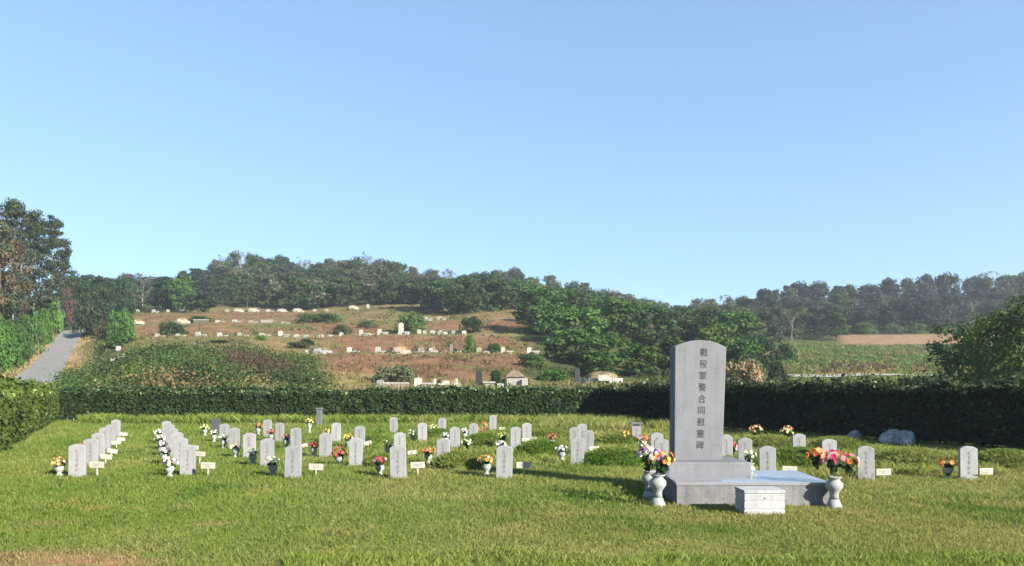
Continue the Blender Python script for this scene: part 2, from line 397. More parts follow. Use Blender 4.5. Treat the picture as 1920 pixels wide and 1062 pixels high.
PROTO = {}
def proto(kind, seed, H=9.0):
    rng = np.random.default_rng(seed)
    if kind in ('broad', 'near'):
        nc = 46 if kind == 'broad' else 60; cs, rs, ts = [], [], []
        lob = rng.normal(size=(6, 3)) * np.array([1.3, 1.3, .9])
        for i in range(nc):
            a = rng.random() * 6.283; zz = rng.random() ** .8
            rr = 3.1 * math.sqrt(max(0.05, 1 - (zz * 1.7 - .72) ** 2)) * (.45 + .6 * rng.random())
            c = np.array([math.cos(a) * rr, math.sin(a) * rr, H * (.13 + .78 * zz)]) + lob[i % 6] * .35
            r = (.85 + .75 * rng.random()) * (1 if kind == 'broad' else .8); cs.append(c); rs.append([r, r, r * .72]); ts.append(np.array([1, 1, 1]) * (.72 + .5 * rng.random()))
        per, size = (58, .30) if kind == 'broad' else (110, .145)
        V, Fc, col = leaf_cloud(rng, cs, rs, ts, per, size)
        tr = limb_tree(rng, H, cs, .17)
    elif kind == 'pine':
        cs, rs, ts = [], [], []
        for i in range(38):
            zz = rng.random() ** .85; a = rng.random() * 6.283
            rr = (2.7 * (1 - zz) ** .55 + .25) * (.35 + .7 * rng.random())
            cs.append([math.cos(a) * rr, math.sin(a) * rr, H * (.24 + .73 * zz)]); r = .95 + .6 * rng.random()
            rs.append([r, r, r * .6]); ts.append(np.array([1, 1, 1]) * (.7 + .55 * rng.random()))
        V, Fc, col = leaf_cloud(rng, cs, rs, ts, 62, .24, up=.5, shell=.3)
        tr = limb_tree(rng, H, cs, .18, low=.4)
    elif kind == 'tallpine':                               # red pines of the left wood: long bare stem, tiered flat pads
        cs, rs, ts = [], [], []
        for i in range(96):
            zz = rng.random() ** .9; a = rng.random() * 6.283
            rr = (4.3 * (1 - zz * .75) + .2) * (.2 + .85 * rng.random())
            cs.append([math.cos(a) * rr, math.sin(a) * rr, H * (.26 + .72 * zz)]); r = .75 + .75 * rng.random()
            rs.append([r * 1.25, r * 1.25, r * .5]); ts.append(np.array([1, 1, 1]) * (.55 + .8 * rng.random()))
        V, Fc, col = leaf_cloud(rng, cs, rs, ts, 90, .21, up=.5, shell=.25)
        tr = limb_tree(rng, H, cs, .20, low=.30)
    elif kind == 'tallbroad':
        cs, rs, ts = [], [], []
        for i in range(90):
            a = rng.random() * 6.283; zz = rng.random(); rr = 3.4 * math.sqrt(max(.06, 1 - (zz * 1.8 - .85) ** 2)) * (.35 + .7 * rng.random())
            cs.append([math.cos(a) * rr, math.sin(a) * rr, H * (.22 + .76 * zz)]); r = .7 + .7 * rng.random()
            rs.append([r, r, r * .8]); t = np.array([1, 1, 1]) * (.6 + .7 * rng.random()); t = t * ((.62, .95, .9) if rng.random() < .35 else (1, 1, 1)); ts.append(t)
        V, Fc, col = leaf_cloud(rng, cs, rs, ts, 80, .19, shell=.3)
        tr = limb_tree(rng, H, cs, .22, low=.25)
    elif kind == 'thin':                                   # half-bare grey tree of the ridge
        cs, rs, ts = [], [], []
        for i in range(26):
            a = rng.random() * 6.283; zz = rng.random(); rr = 2.6 * (.3 + .8 * rng.random()) * (1 - .35 * abs(zz - .5))
            cs.append([math.cos(a) * rr, math.sin(a) * rr, H * (.3 + .68 * zz)]); r = .7 + .5 * rng.random()
            rs.append([r, r, r]); ts.append(np.array([1, 1, 1]) * (.8 + .4 * rng.random()))
        V, Fc, col = leaf_cloud(rng, cs, rs, ts, 30, .16, shell=.1)
        tr = limb_tree(rng, H, cs, .12, low=.15)
    else:                                                  # bush: foliage to the ground
        cs, rs, ts = [], [], []
        for i in range(40):
            a = rng.random() * 6.283; zz = rng.random(); rr = 1.0 * math.sqrt(1 - (zz * .93) ** 2) * (.35 + .62 * rng.random())
            cs.append([math.cos(a) * rr, math.sin(a) * rr, zz * .86 + .06]); r = .2 + .14 * rng.random()
            rs.append([r, r, r * .85]); ts.append(np.array([1, 1, 1]) * (.7 + .55 * rng.random()))
        V, Fc, col = leaf_cloud(rng, cs, rs, ts, 70, .055)
        tr = MB()
        for k in range(6):
            a = k * 1.05; tr.tube([(0.03 * math.cos(a), 0.03 * math.sin(a), -.03), (.2 * math.cos(a), .2 * math.sin(a), .35), (.42 * math.cos(a), .42 * math.sin(a), .7)], [.025, .018, .008], 5)
    crown = np_mesh(kind + '_crown', V, Fc, M['leaf'], col)
    size = (np.ptp(V[:, 0]) + np.ptp(V[:, 1])) / 2, V[:, 2].max()
    return dict(crown=crown, trunk=tr.mesh(kind + '_trunk', M['palebark'] if kind in ('thin', 'tallpine') else M['bark'], True), size=size)
for k, n in (('broad', 5), ('near', 3), ('pine', 4), ('tallpine', 4), ('tallbroad', 1), ('thin', 3), ('bush', 4)):
    PROTO[k] = [proto(k, 100 + 13 * i + len(k) * 7, {'tallpine': 20.0, 'tallbroad': 15.0}.get(k, 9.0)) for i in range(n)]

tr_rng = random.Random(5)
def tree(name, kind, px, d, topy, wpx, col, label, cat='tree', group=None, v=None, base=None, sink=0.0):
    """stands a tree or bush of that width and top on the slope in that direction and distance"""
    pr = PROTO[kind][tr_rng.randrange(len(PROTO[kind])) if v is None else v]
    p = gpt(px, d); h = topz(topy, d) - p.z if base is None else base
    h = max(h, .3); wm = wpx * d / F
    r = empty(name, (p.x, p.y, p.z - sink), tr_rng.random() * 6.283)
    r.scale = (wm / pr['size'][0], wm / pr['size'][0], (h + sink) / pr['size'][1])
    tag(r, label, cat, group)
    if name == 'bush':
        link('stem', pr['trunk'], r); c = link('foliage', pr['crown'], r)
    else:
        link('trunk', pr['trunk'], r); c = link('crown', pr['crown'], r)
    k = (0.74 + .44 * tr_rng.random()) * 1.12
    c.color = (col[0] * k, col[1] * k, col[2] * k, 1)
    return r

G_DARK, G_MID, G_BRIGHT, G_GREY, G_BLUE, G_OLIVE, G_RUST, G_DRY = (.026, .050, .021), (.046, .086, .024), (.052, .112, .022), (.105, .112, .068), (.040, .064, .046), (.10, .105, .04), (.16, .10, .06), (.20, .15, .085)

# ------------------------------------------------------------------ trees one can point to
T = tree
for px, d, ty, wp, v, lab in (
    (-34, 112, 362, 115, 0, 'dark red pine cut by the left edge of the photo'),
    (24, 120, 370, 92, 1, 'tallest dark pine in the left wood, behind the rusty tree'),
    (64, 130, 392, 84, 2, 'dark pine with bare pale trunk right of the rusty tree'),
    (98, 152, 402, 78, 3, 'dark pine with pads of needles reaching out over the sky'),
    (118, 168, 446, 60, 0, 'shorter dark pine at the right edge of the left wood')):
    T('pine_tree', 'tallpine', px, d, ty, wp, (.032, .046, .024), lab, group='tall pines beside the lane', v=v)
T('broadleaf_tree', 'tallbroad', 2, 102, 402, 100, (.105, .086, .050), 'rust brown half dead tree at the left edge before the pines', v=0)
T('broadleaf_tree', 'broad', 126, 160, 536, 26, (.115, .062, .050), 'small reddish tree at the foot of the pines above the lane', v=2)
for px, d, ty, wp, col, lab in (
    (150, 178, 513, 54, G_DARK, 'dark leafy tree behind the top of the lane'),
    (190, 182, 517, 60, G_DARK, 'dark round tree right of the lane top, behind the round bush'),
    (232, 190, 517, 54, G_DARK, 'dark tree behind the bright green bush'),
    (305, 205, 522, 64, G_DARK, 'dark leafy tree behind the left headstones of the top terrace'),
    (342, 204, 516, 66, G_MID, 'broad green tree rising behind the left end of the top terrace'),
    (378, 196, 548, 74, G_DARK, 'dark green tree standing at the edge of the top terrace')):
    T('broadleaf_tree', 'broad', px, d, ty, wp, col, lab)
T('slender_tree', 'thin', 268, 228, 508, 56, (.09, .10, .085), 'pale grey thin tree on the skyline right of the lane', v=0)
T('slender_tree', 'thin', 580, 214, 522, 84, (.22, .185, .14), 'bare tan tree with fanning branches above the top terrace', v=1)
T('slender_tree', 'thin', 716, 222, 528, 62, (.18, .155, .115), 'bare brownish tree above the right end of the top terrace', v=2)
for px, d, ty, wp, col, lab in (
    (-22, 88, 608, 84, G_BRIGHT, 'bright green bush at the left edge beside the lane'),
    (2, 96, 588, 74, G_BRIGHT, 'tall bright green bush below the rusty tree'),
    (26, 106, 596, 66, G_MID, 'green bush on the left verge of the lane'),
    (50, 117, 586, 60, G_MID, 'mid green bush half way up the lane on its left'),
    (78, 130, 572, 52, G_BRIGHT, 'bright green bush near the top of the lane on its left'),
    (100, 145, 556, 44, (.085, .165, .035), 'bright leafy bush at the left of the lane top'),
    (42, 132, 545, 84, G_DARK, 'dark undergrowth bush below the pale pine trunk'),
    (88, 148, 540, 70, G_DARK, 'dark bush under the pines near the lane top'),
    (182, 138, 566, 84, (.034, .048, .023), 'large round dark bush right of the lane top'),
    (228, 130, 574, 54, (.048, .105, .022), 'bright green bush beside the large round dark bush'),
    (226, 112, 624, 76, G_MID, 'low green bush on tan soil below the bright bush'),
    (598, 168, 586, 92, G_MID, 'wide green bush in the middle of the upper terraces'),
    (378, 168, 592, 58, G_MID, 'pale green bush over the stone line on the fourth terrace'),
    (322, 142, 602, 56, G_DARK, 'dark bush left of the pale green bush on the left terraces'),
    (414, 108, 640, 60, G_MID, 'green bush where the scrub meets the third terrace'),
    (560, 118, 640, 60, G_OLIVE, 'olive bush left of the second terrace graves'),
    (640, 140, 606, 54, (.07, .085, .035), 'olive green bush between the second and third terraces'),
    (488, 122, 628, 26, (.085, .20, .03), 'small vivid green shrub on the left slope'),
    (572, 120, 634, 42, G_DARK, 'dark low bush left of the second terrace graves'),
    (882, 113, 625, 30, (.075, .13, .035), 'small clipped round shrub on the right of the second terrace'),
    (925, 112, 642, 34, G_MID, 'small shrub between the right headstones of the second terrace'),
    (930, 73, 690, 44, G_DARK, 'dark shrub left of the gabled tomb on the lowest terrace'),
    (740, 78, 682, 90, (.085, .10, .05), 'grey green thicket on the slope above the white slab wall'),
    (884, 140, 592, 54, G_DARK, 'dark green bush on the right of the third terrace'),
    (770, 142, 580, 60, G_MID, 'loose green bush above the tall white headstone'),
    (690, 150, 600, 44, (.10, .12, .05), 'olive bush above the third terrace headstones'),
    (1000, 92, 660, 70, G_MID, 'green bush at the right end of the brown slope'),
    (1040, 82, 690, 80, G_BRIGHT, 'bright green bush behind the lowest terrace left of the dark pillar'),
    (1470, 120, 640, 60, G_MID, 'green bush at the left end of the green field'),
    (1458, 72, 672, 44, G_DARK, 'dark narrow shrub right of the tall memorial stone'),
    (1396, 56, 668, 92, G_DRY, 'dry tan brush behind the hedge right of the memorial stone')):
    T('bush', 'bush', px, d, ty, wp, col, lab, cat='bush', sink=.1)
for px, ty, wp, lab in ((1478, 618, 60, 'bush at the left end of the wood edge above the green field'), (1530, 612, 56, 'second bush along the wood edge above the green field'), (1576, 606, 50, 'light green bush at the left tip of the brown strip'), (1622, 602, 54, 'bush over the left half of the brown strip'), (1672, 604, 50, 'bush over the middle of the brown strip'), (1718, 604, 46, 'bush over the right half of the brown strip')):
    T('bush', 'bush', px, 222, ty, wp, (.058, .098, .030), lab, cat='bush', sink=.3)
# the wood in the middle, stepping down towards the memorial
for px, d, ty, wp, col, lab in (
    (1020, 132, 566, 90, G_MID, 'green tree at the left front of the middle wood'),
    (1085, 120, 566, 120, (.056, .108, .026), 'large sunlit green tree in the middle wood'),
    (1060, 100, 612, 110, (.052, .098, .026), 'low spreading green tree above the lowest terrace'),
    (1140, 96, 622, 110, (.054, .104, .026), 'wide leafy tree left of the tall memorial stone'),
    (1110, 84, 650, 92, G_MID, 'low green tree behind the dark pillar tomb'),
    (1200, 88, 640, 96, G_MID, 'dark leafy tree close to the left side of the memorial stone'),
    (1262, 92, 628, 84, G_MID, 'green tree straight behind the memorial stone'),
    (1338, 100, 604, 86, (.072, .118, .026), 'yellowish green tree rising right of the memorial stone top'),
    (1395, 92, 628, 86, G_MID, 'green tree right of the memorial stone above the dry brush'),
    (1432, 110, 630, 60, G_DARK, 'dark green tree where the field meets the wood')):
    T('broadleaf_tree', 'broad', px, d, ty, wp, col, lab, sink=.5)
# close trees at the right edge
for px, d, ty, wp, col, v, lab in (
    (1800, 46, 598, 190, (.030, .056, .022), 0, 'dark leafy tree at the left of the right-hand clump'),
    (1868, 42, 574, 190, (.060, .104, .024), 1, 'sunlit green tree in the middle of the right-hand clump'),
    (1962, 38, 540, 220, (.052, .092, .024), 2, 'tall green tree cut by the right edge of the photo')):
    T('broadleaf_tree', 'near', px, d, ty, wp, col, lab, v=v, sink=.8)

# ------------------------------------------------------------------ the wooded ridge, tree by tree
SKYX = [140, 200, 250, 300, 330, 370, 400, 440, 480, 500, 530, 560, 600, 640, 690, 730, 760, 800, 850, 900, 965, 1000, 1050, 1110, 1150, 1200, 1260, 1300, 1350, 1400, 1450, 1520, 1600, 1650, 1700, 1770, 1830, 1870, 1920, 2100]
SKYY = [520, 520, 524, 528, 518, 510, 496, 478, 482, 488, 482, 496, 492, 494, 482, 492, 508, 513, 516, 514, 508, 522, 528, 540, 554, 562, 571, 570, 564, 556, 544, 536, 535, 530, 531, 523, 521, 522, 520, 516]
def place(px):
    for lim, s in ((250, 'behind the lane'), (420, 'over the left terraces'), (600, 'over the bare tree'), (800, 'over the middle terraces'),
                   (1000, 'over the right terraces'), (1180, 'behind the middle wood'), (1300, 'left of the memorial'), (1450, 'above the memorial'),
                   (1600, 'behind the green field'), (1760, 'behind the brown strip'), (9999, 'behind the right clump')):
        if px < lim: return s
ORD = ['first', 'second', 'third', 'fourth', 'fifth', 'sixth', 'seventh', 'eighth', 'ninth', 'tenth', 'eleventh', 'twelfth', 'thirteenth', 'fourteenth', 'fifteenth']
def limit(px):
    if px < 230: return 186
    if px < 780: return 212
    if px < 990: return 170
    if px < 1440: return 122
    if px < 1580: return 198
    return 224
frng = random.Random(11); seen = {}
for d in (300, 288, 270, 250, 232, 215, 198, 181, 165, 149, 134):
    step = 6.9 * F / d; px = 120 - frng.random() * step
    while px < 2020:
        px += step * (.75 + .5 * frng.random())
        dd = d + frng.uniform(-5, 5)
        if dd < limit(px): continue
        kind = frng.choices(['broad', 'pine', 'thin'], [.70, .16, .14] if (px < 960 or d >= 288 and px < 1400) else ([.76, .24, 0] if px < 1400 else [.56, .36, .08]))[0]
        gray = fbm(px / 90, dd / 25, 88)
        if kind == 'thin': col, tone = frng.choice([((.105, .098, .078), 'greyish thin'), ((.092, .098, .062), 'pale thin')])
        elif px > 1400: col, tone = (((.030, .045, .030), 'dark blue green'), ((.050, .064, .036), 'grey green'), ((.046, .078, .024), 'mid green'))[frng.choices([0, 1, 2], [.5, .35, .15])[0]]
        elif 780 < px and d < 200: col, tone = ((.052, .096, .024), 'green') if gray > .5 else ((.038, .066, .024), 'dark green')
        elif gray > .55: col, tone = (.076, .084, .048), 'grey green'
        elif gray > .42: col, tone = (.044, .072, .027), 'mid green'
        else: col, tone = (.028, .046, .028), 'dark blue green'
        p = gpt(px, dd)
        h = frng.uniform(7.0, 10.5)
        ty = HY - (p.z + h - CH) * F / dd
        lim = float(np.interp(px, SKYX, SKYY))
        if d >= 288:
            ty = lim - 5 + (frng.uniform(-6, 7) if px < 1400 else frng.uniform(-10, 10))
            if kind == 'thin': ty -= 4
        elif ty < lim + 4: ty = lim + frng.uniform(3, 14)
        kw = {'broad': 'leafy tree', 'pine': 'pine', 'thin': 'bare-limbed tree'}[kind]
        wp = {'broad': 10.8, 'pine': 8.2, 'thin': 8.0}[kind] * frng.uniform(.85, 1.2) * F / dd
        where = place(px)
        row = 'on the crest' if d >= 288 else ('high on the slope' if d > 225 else 'low on the slope')
        key = (tone, kw, row, where); seen[key] = seen.get(key, 0) + 1
        o = tree({'broad': 'broadleaf_tree', 'pine': 'pine_tree', 'thin': 'slender_tree'}[kind], kind, px, dd, ty, wp, col, 'x', group='trees of the wooded ridge', sink=.4)
        o['key'] = '|'.join(key); o['px'] = px
byk = {}
for o in C.objects:
    if 'key' in o: byk.setdefault(o['key'], []).append(o)
for k, os_ in byk.items():
    tone, kw, row, where = k.split('|'); os_.sort(key=lambda o: o['px'])
    for i, o in enumerate(os_):
        n = '' if len(os_) == 1 else ORD[i] + ' '
        o['label'] = f'{n}{tone} {kw} {"from left " if n else ""}{row} {where}'
        del o['key']; del o['px']

# ------------------------------------------------------------------ hedges
def hedge(label, p0, p1, h0, h1, thick, tone, per_m2, size, seed, gap=0.0, nst=0, wild=0.0, pale=.03):
    rng = np.random.default_rng(seed)
    p0 = np.array(p0, float); p1 = np.array(p1, float); L = np.linalg.norm(p1 - p0); t = (p1 - p0) / L; nn = np.array([t[1], -t[0]])   # nn: one long face
    root = empty('hedge', (p0[0], p0[1], 0)); tag(root, label, 'hedge', 'hedges round the graves')
    # added dark solid core, uneven, stops light passing through the leaves
    ns = int(L / .5) + 1; b = MB(); v, f = [], []
    for i in range(ns + 1):
        s = L * i / ns; h = h0 + (h1 - h0) * i / ns
        for k, (o, z) in enumerate(((-.5, gap), (-.52, gap + .5 * (h - gap)), (-.44, h * .94), (.44, h * .94), (.52, gap + .5 * (h - gap)), (.5, gap))):
            o2 = (o * thick + .12 * (vnoise(s / 1.1, k * 5.1, seed) - .5)) * .86; z2 = z + .10 * (vnoise(s / .8, k * 7.7 + 3, seed) - .5) * (k not in (0, 5))
            q = t * s + nn * o2; v.append((q[0], q[1], z2))
    for i in range(ns):
        for k in range(6): f.append((i * 6 + k, i * 6 + (k + 1) % 6, (i + 1) * 6 + (k + 1) % 6, (i + 1) * 6 + k))
    f.append(tuple(range(6))); f.append(tuple(range(ns * 6 + 5, ns * 6 - 1, -1)))
    link('light_block_core', b.add(v, f).mesh('light_block_core', M['core']), root)
    # leaves on both faces and the top
    P, N = [], []
    for (area, kind) in ((L * (h0 - gap), 0), (L * (h0 - gap) * .6, 1), (L * thick * 1.3, 2), (thick * 2 * h0 * 1.2, 3)):
        n = int(area * per_m2); s = rng.random(n) * L; hh = h0 + (h1 - h0) * s / L
        hh = hh + .16 * (vnoise(s / 1.3, s * 0, seed + 2) - .5)
        if kind in (0, 1):
            sg = 1 if kind == 0 else -1; z = gap + (hh - gap) * rng.random(n) ** .9; o = sg * (thick * .5 + .10 * (vnoise(s / .45, z / .45, seed + 5) - .5) * 2 + rng.normal(size=n) * .035)
            q = t[None] * s[:, None] + nn[None] * o[:, None]; P.append(np.c_[q, z]); N.append(np.c_[np.repeat(nn[None] * sg, n, 0), np.full(n, .35)])
        elif kind == 2:
            o = (rng.random(n) - .5) * thick * 1.05; z = hh + rng.normal(size=n) * .05 + wild * np.abs(rng.normal(size=n)) * (vnoise(s / .9, o, seed + 6) > .45)
            q = t[None] * s[:, None] + nn[None] * o[:, None]; P.append(np.c_[q, z]); N.append(np.c_[np.zeros((n, 2)), np.ones(n)])
        else:
            e = rng.integers(0, 2, n); s2 = e * L + (e * 2 - 1) * .06; o = (rng.random(n) - .5) * thick; z = gap + (h0 - gap) * rng.random(n)
            q = t[None] * s2[:, None] + nn[None] * o[:, None]; P.append(np.c_[q, z]); N.append(np.c_[t[None] * (e * 2 - 1)[:, None], np.full(n, .3)])
    P = np.concatenate(P); N = np.concatenate(N); n = len(P)
    N = N + rng.normal(size=(n, 3)) * .65; N /= np.linalg.norm(N, axis=1, keepdims=True)
    a = np.cross(N, rng.normal(size=(n, 3))); a /= np.linalg.norm(a, axis=1, keepdims=True); c = np.cross(N, a)
    sz = size * (.6 + .8 * rng.random((n, 1)))
    V = np.stack([P + a * sz, P + c * sz * .6, P - a * sz, P - c * sz * .6], 1).reshape(-1, 3)
    cl = vnoise(P[:, 0] / .5 + P[:, 1] / .5, P[:, 2] / .4, seed + 9)
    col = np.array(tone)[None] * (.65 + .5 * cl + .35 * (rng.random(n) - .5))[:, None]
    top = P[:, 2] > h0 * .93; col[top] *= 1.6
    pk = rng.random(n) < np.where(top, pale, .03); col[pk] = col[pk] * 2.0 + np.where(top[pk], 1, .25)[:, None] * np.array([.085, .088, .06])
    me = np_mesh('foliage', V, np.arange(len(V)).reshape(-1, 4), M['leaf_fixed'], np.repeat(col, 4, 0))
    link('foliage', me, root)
    for i in range(nst):
        s = L * (i + .2 + .6 * rng.random()) / nst; o = thick * (.30 + .16 * rng.random()); q = t * s + nn * o
        lean = rng.normal() * .05
        link('stem', MB().tube([(0, 0, -.05), (lean * .5, 0, gap * .6), (lean, .03, gap + .35)], [.030, .024, .018], 5).mesh('stem', M['stem'], True), root, (q[0], q[1], 0))
    return root
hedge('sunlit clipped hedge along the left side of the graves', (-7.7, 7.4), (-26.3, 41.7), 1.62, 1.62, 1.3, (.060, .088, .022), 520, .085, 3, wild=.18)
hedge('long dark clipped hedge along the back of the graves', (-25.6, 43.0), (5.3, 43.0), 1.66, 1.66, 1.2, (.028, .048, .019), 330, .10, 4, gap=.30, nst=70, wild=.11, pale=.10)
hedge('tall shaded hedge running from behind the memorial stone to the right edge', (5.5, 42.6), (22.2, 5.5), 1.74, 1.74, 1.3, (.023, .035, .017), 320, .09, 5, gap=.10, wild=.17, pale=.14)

# ------------------------------------------------------------------ grass and weeds (nobody could count them)
def blades(rng, X, Y, Z, h, wd, col, lean=.55):
    n = len(X); az = rng.random(n) * 6.283; la = rng.random(n) * 6.283; lm = np.abs(rng.normal(size=n)) * lean
    bx, by = np.cos(az) * wd, np.sin(az) * wd
    tx, ty = np.cos(la) * lm * h, np.sin(la) * lm * h
    base = np.stack([X, Y, Z - .01], -1)
    o = np.stack([bx, by, np.zeros(n)], -1); tp = np.stack([tx, ty, h], -1)
    V = np.stack([base - o, base + o, base + o * .55 + tp * np.array([.45, .45, .62]), base + tp], 1)
    c = np.repeat(col[:, None], 4, 1) * np.array([.9, .9, 1.0, 1.1])[None, :, None]
    return V.reshape(-1, 3), c.reshape(-1, 3)
rng = np.random.default_rng(42)
vs, cs_ = [], []
def scatter(n, y0, y1, hm, wd, k=1.0, xr=None, filt=None, tint=(1, 1, 1), lean=.55):
    u0, u1 = xr if xr else (-1.15, 1.15); n = n if xr else int(n * 1.44)
    Y = np.sqrt(rng.random(n) * (y1 ** 2 - y0 ** 2) + y0 ** 2)
    X = Y * (u0 + (u1 - u0) * rng.random(n))
    keep = (X > -13.4 + (Y - 18.5) * -.542) | (Y < 7)
    keep &= (X < 17.2 - (Y - 16.6) * .45 - .2) | (Y < 5)
    if filt is not None: keep &= filt(X, Y)
    keep &= rng.random(n) > earth_mask(X, Y) * .93
    X, Y = X[keep], Y[keep]; m = len(X)
    c = lawn_colour(X, Y) * (.80 + .42 * rng.random((m, 1))) * np.array(tint)
    st = rng.random(m) < .025; c[st] = np.array([.30, .27, .13]) * (.7 + .5 * rng.random((st.sum(), 1)))
    hv = hm * (.45 + .9 * rng.random(m)) * (.65 + .8 * fbm(X / 1.1, Y / 1.1, 63)) * k
    V, cc = blades(rng, X, Y, ground(X, Y), hv, wd * (.7 + .6 * rng.random(m)), c, lean)
    vs.append(V); cs_.append(cc)
scatter(190000, 6.4, 11, .047, .0045)
scatter(130000, 11, 17, .060, .0066)
scatter(90000, 17, 27, .075, .010)
scatter(80000, 27, 43, .10, .015)
# taller fringe in the near right, and shaggy growth between the right hand graves and under the back hedge
scatter(46000, 6.5, 7.6, .105, .0042, lean=.4, xr=(-.30, .80), filt=lambda X, Y: Y < 7.15 + .5 * fbm(X / .8, Y * 0, 5) + .10 * X / 5, tint=(.92, 1.05, .8))
scatter(36000, 14.2, 19, .14, .006, xr=(.25, .75), tint=(.9, 1.02, .8), filt=lambda X, Y: (fbm(X / .9, Y / .9, 91) > .46) & (Y > 13.6 + .9 * fbm(X / .7, X * 0, 8)))
scatter(50000, 16.5, 40, .15, .009, xr=(-.20, .55), filt=lambda X, Y: fbm(X / 1.2, Y / 1.2, 92) > .50, tint=(.9, 1.03, .8))
scatter(22000, 38.5, 42.3, .34, .012, xr=(-.58, .14), filt=lambda X, Y: fbm(X / .9, Y / .6, 93) > .45, tint=(1.05, 1.08, .95))
scatter(24000, 31, 41.5, .34, .008, xr=(.04, .24), filt=lambda X, Y: fbm(X / .8, Y / .9, 94) > .5, tint=(1.15, 1.15, 1.2), lean=.35)
V = np.concatenate(vs); cc = np.concatenate(cs_)
tag(link('grass', np_mesh('grass', V, np.arange(len(V)).reshape(-1, 4), M['grass'], cc)), kind='stuff')

# weeds and dry grass over the terraces and the field
def weeds(n, pxr, dr, hm, wd, name, tone=None, filt=None, lean=.7):
    px = pxr[0] + (pxr[1] - pxr[0]) * rng.random(n); d = np.sqrt(dr[0] ** 2 + (dr[1] ** 2 - dr[0] ** 2) * rng.random(n))
    X = (px - CX) / F * d; Y = d
    k = (np.abs(X - road_x(Y)) > 2.4) | (px > 300)
    k &= (fbm(X / 3, Y / 3, 55) > .44)
    if filt is not None: k &= filt(px, d, X, Y)
    X, Y = X[k], Y[k]; m = len(X)
    c = cover(X, Y) * (.55 + .8 * rng.random((m, 1))); g = rng.random(m) < .30
    c[g] = np.array([.09, .13, .035]) * (.7 + .6 * rng.random((g.sum(), 1)))
    if tone is not None: c = np.array(tone) * (.6 + .7 * rng.random((m, 1)))
    V, q = blades(rng, X, Y, ground(X, Y), hm * (.4 + 1.0 * rng.random(m)), wd * (.6 + .8 * rng.random(m)), c, lean)
    return V, q
a1 = weeds(38000, (150, 1030), (92, 205), .32, .08, 'w')
a2 = weeds(16000, (1400, 1790), (64, 186), .5, .10, 'w')
a3 = weeds(16000, (560, 1260), (52, 92), .35, .06, 'w')
a4 = weeds(9000, (-60, 200), (62, 165), .55, .09, 'w')
V = np.concatenate([a1[0], a2[0], a3[0], a4[0]]); q = np.concatenate([a1[1], a2[1], a3[1], a4[1]])
tag(link('weeds', np_mesh('weeds', V, np.arange(len(V)).reshape(-1, 4), M['grass'], q)), kind='stuff')

# the tangle of scrub on the bank behind the hedge, and the low green crop of the field
def scrub(name, n, pxr, dr, rad, per, size, tonef, filt, seed):
    g = np.random.default_rng(seed)
    px = pxr[0] + (pxr[1] - pxr[0]) * g.random(n); d = dr[0] + (dr[1] - dr[0]) * g.random(n)
    X = (px - CX) / F * d; k = filt(px, d, X); px, d, X = px[k], d[k], X[k]; m = len(X)
    r = rad * (.5 + .9 * g.random(m)); Z = ground(X, d) + r * .35
    t = tonef(px, d, X, g)
    V, Fc, col = leaf_cloud(g, np.stack([X, d, Z], -1), np.stack([r * 1.15, r * 1.15, r * .85], -1), t, per, size)
    tag(link(name, np_mesh(name, V, Fc, M['leaf_fixed'], col)), kind='stuff')
def tone_bank(px, d, X, g):
    m = len(px); t = np.tile(np.array([.056, .088, .028]), (m, 1)); n = fbm(X / 4, d / 4, 31)
    t[n > .55] = (.062, .102, .026); t[n < .40] = (.027, .045, .018)
    pur = (np.hypot((px - 480) / 70, (d - 76) / 10) + (g.random(m) - .5) * .6) < 1; t[pur] = (.070, .054, .036)
    dry = (d < 61) & (g.random(m) < .4) & (px > 150); t[dry] = (.17, .12, .055)
    return t * (.75 + .5 * g.random((m, 1)))
scrub('scrub', 1000, (96, 640), (54, 92), 1.15, 95, .11, tone_bank,
      lambda p, d, X: (X > road_x(d) + 3.0) & (p < 590 + (74 - d) * 1.2 + 14) & (p > 110 - 0 * d) & (d < 88 + (p - 300) * .01) & ~((p > 160) & (p < 300) & (d > 80)), 8)
def tone_field(px, d, X, g):
    m = len(px); t = np.tile(np.array([.100, .145, .044]), (m, 1)); n = fbm(X / 5, d / 9, 35)
    t[n > .56] = (.088, .150, .042); t[n < .42] = (.17, .145, .065)
    t[(np.hypot((px - 1605) / 60, (d - 104) / 9) < 1) | ((d < 106) & (g.random(m) < .35))] = (.12, .085, .055)
    return t * (.75 + .5 * g.random((m, 1)))
scrub('field_crop', 700, (1440, 1780), (92, 184), .55, 60, .13, tone_field, lambda p, d, X: p < 1800, 9)

def tone_wood(px, d, X, g):
    t = np.tile(np.array([.035, .060, .022]), (len(px), 1)); n = fbm(X / 9, d / 9, 37); t[n > .55] = (.058, .082, .030)
    return t * (.7 + .5 * g.random((len(px), 1)))
def tone_hill(px, d, X, g):
    t = np.tile(np.array([.070, .098, .034]), (len(px), 1)); n = fbm(X / 6, d / 6, 39); t[n > .54] = (.115, .105, .045); t[n < .42] = (.045, .075, .026)
    return t * (.7 + .6 * g.random((len(px), 1)))
scrub('hillside_scrub', 1500, (240, 1000), (80, 204), .80, 46, .13, tone_hill, lambda p, d, X: (fbm(X / 5, d / 4, 101) > .535) & (fbm(X / 16, d / 12, 102) > .44) & ~((d > 102) & (d < 109)) & ~((d > 128) & (d < 134)), 12)
scrub('undergrowth', 1500, (-60, 2000), (100, 300), 2.0, 34, .42, tone_wood, lambda p, d, X: (d > np.array([limit(q) + 6 for q in p])) & (X > road_x(d) + 4), 10)
scrub('lane_undergrowth', 260, (-160, 110), (70, 160), 1.6, 44, .22, tone_wood, lambda p, d, X: X < road_x(d) - 4.5, 11)

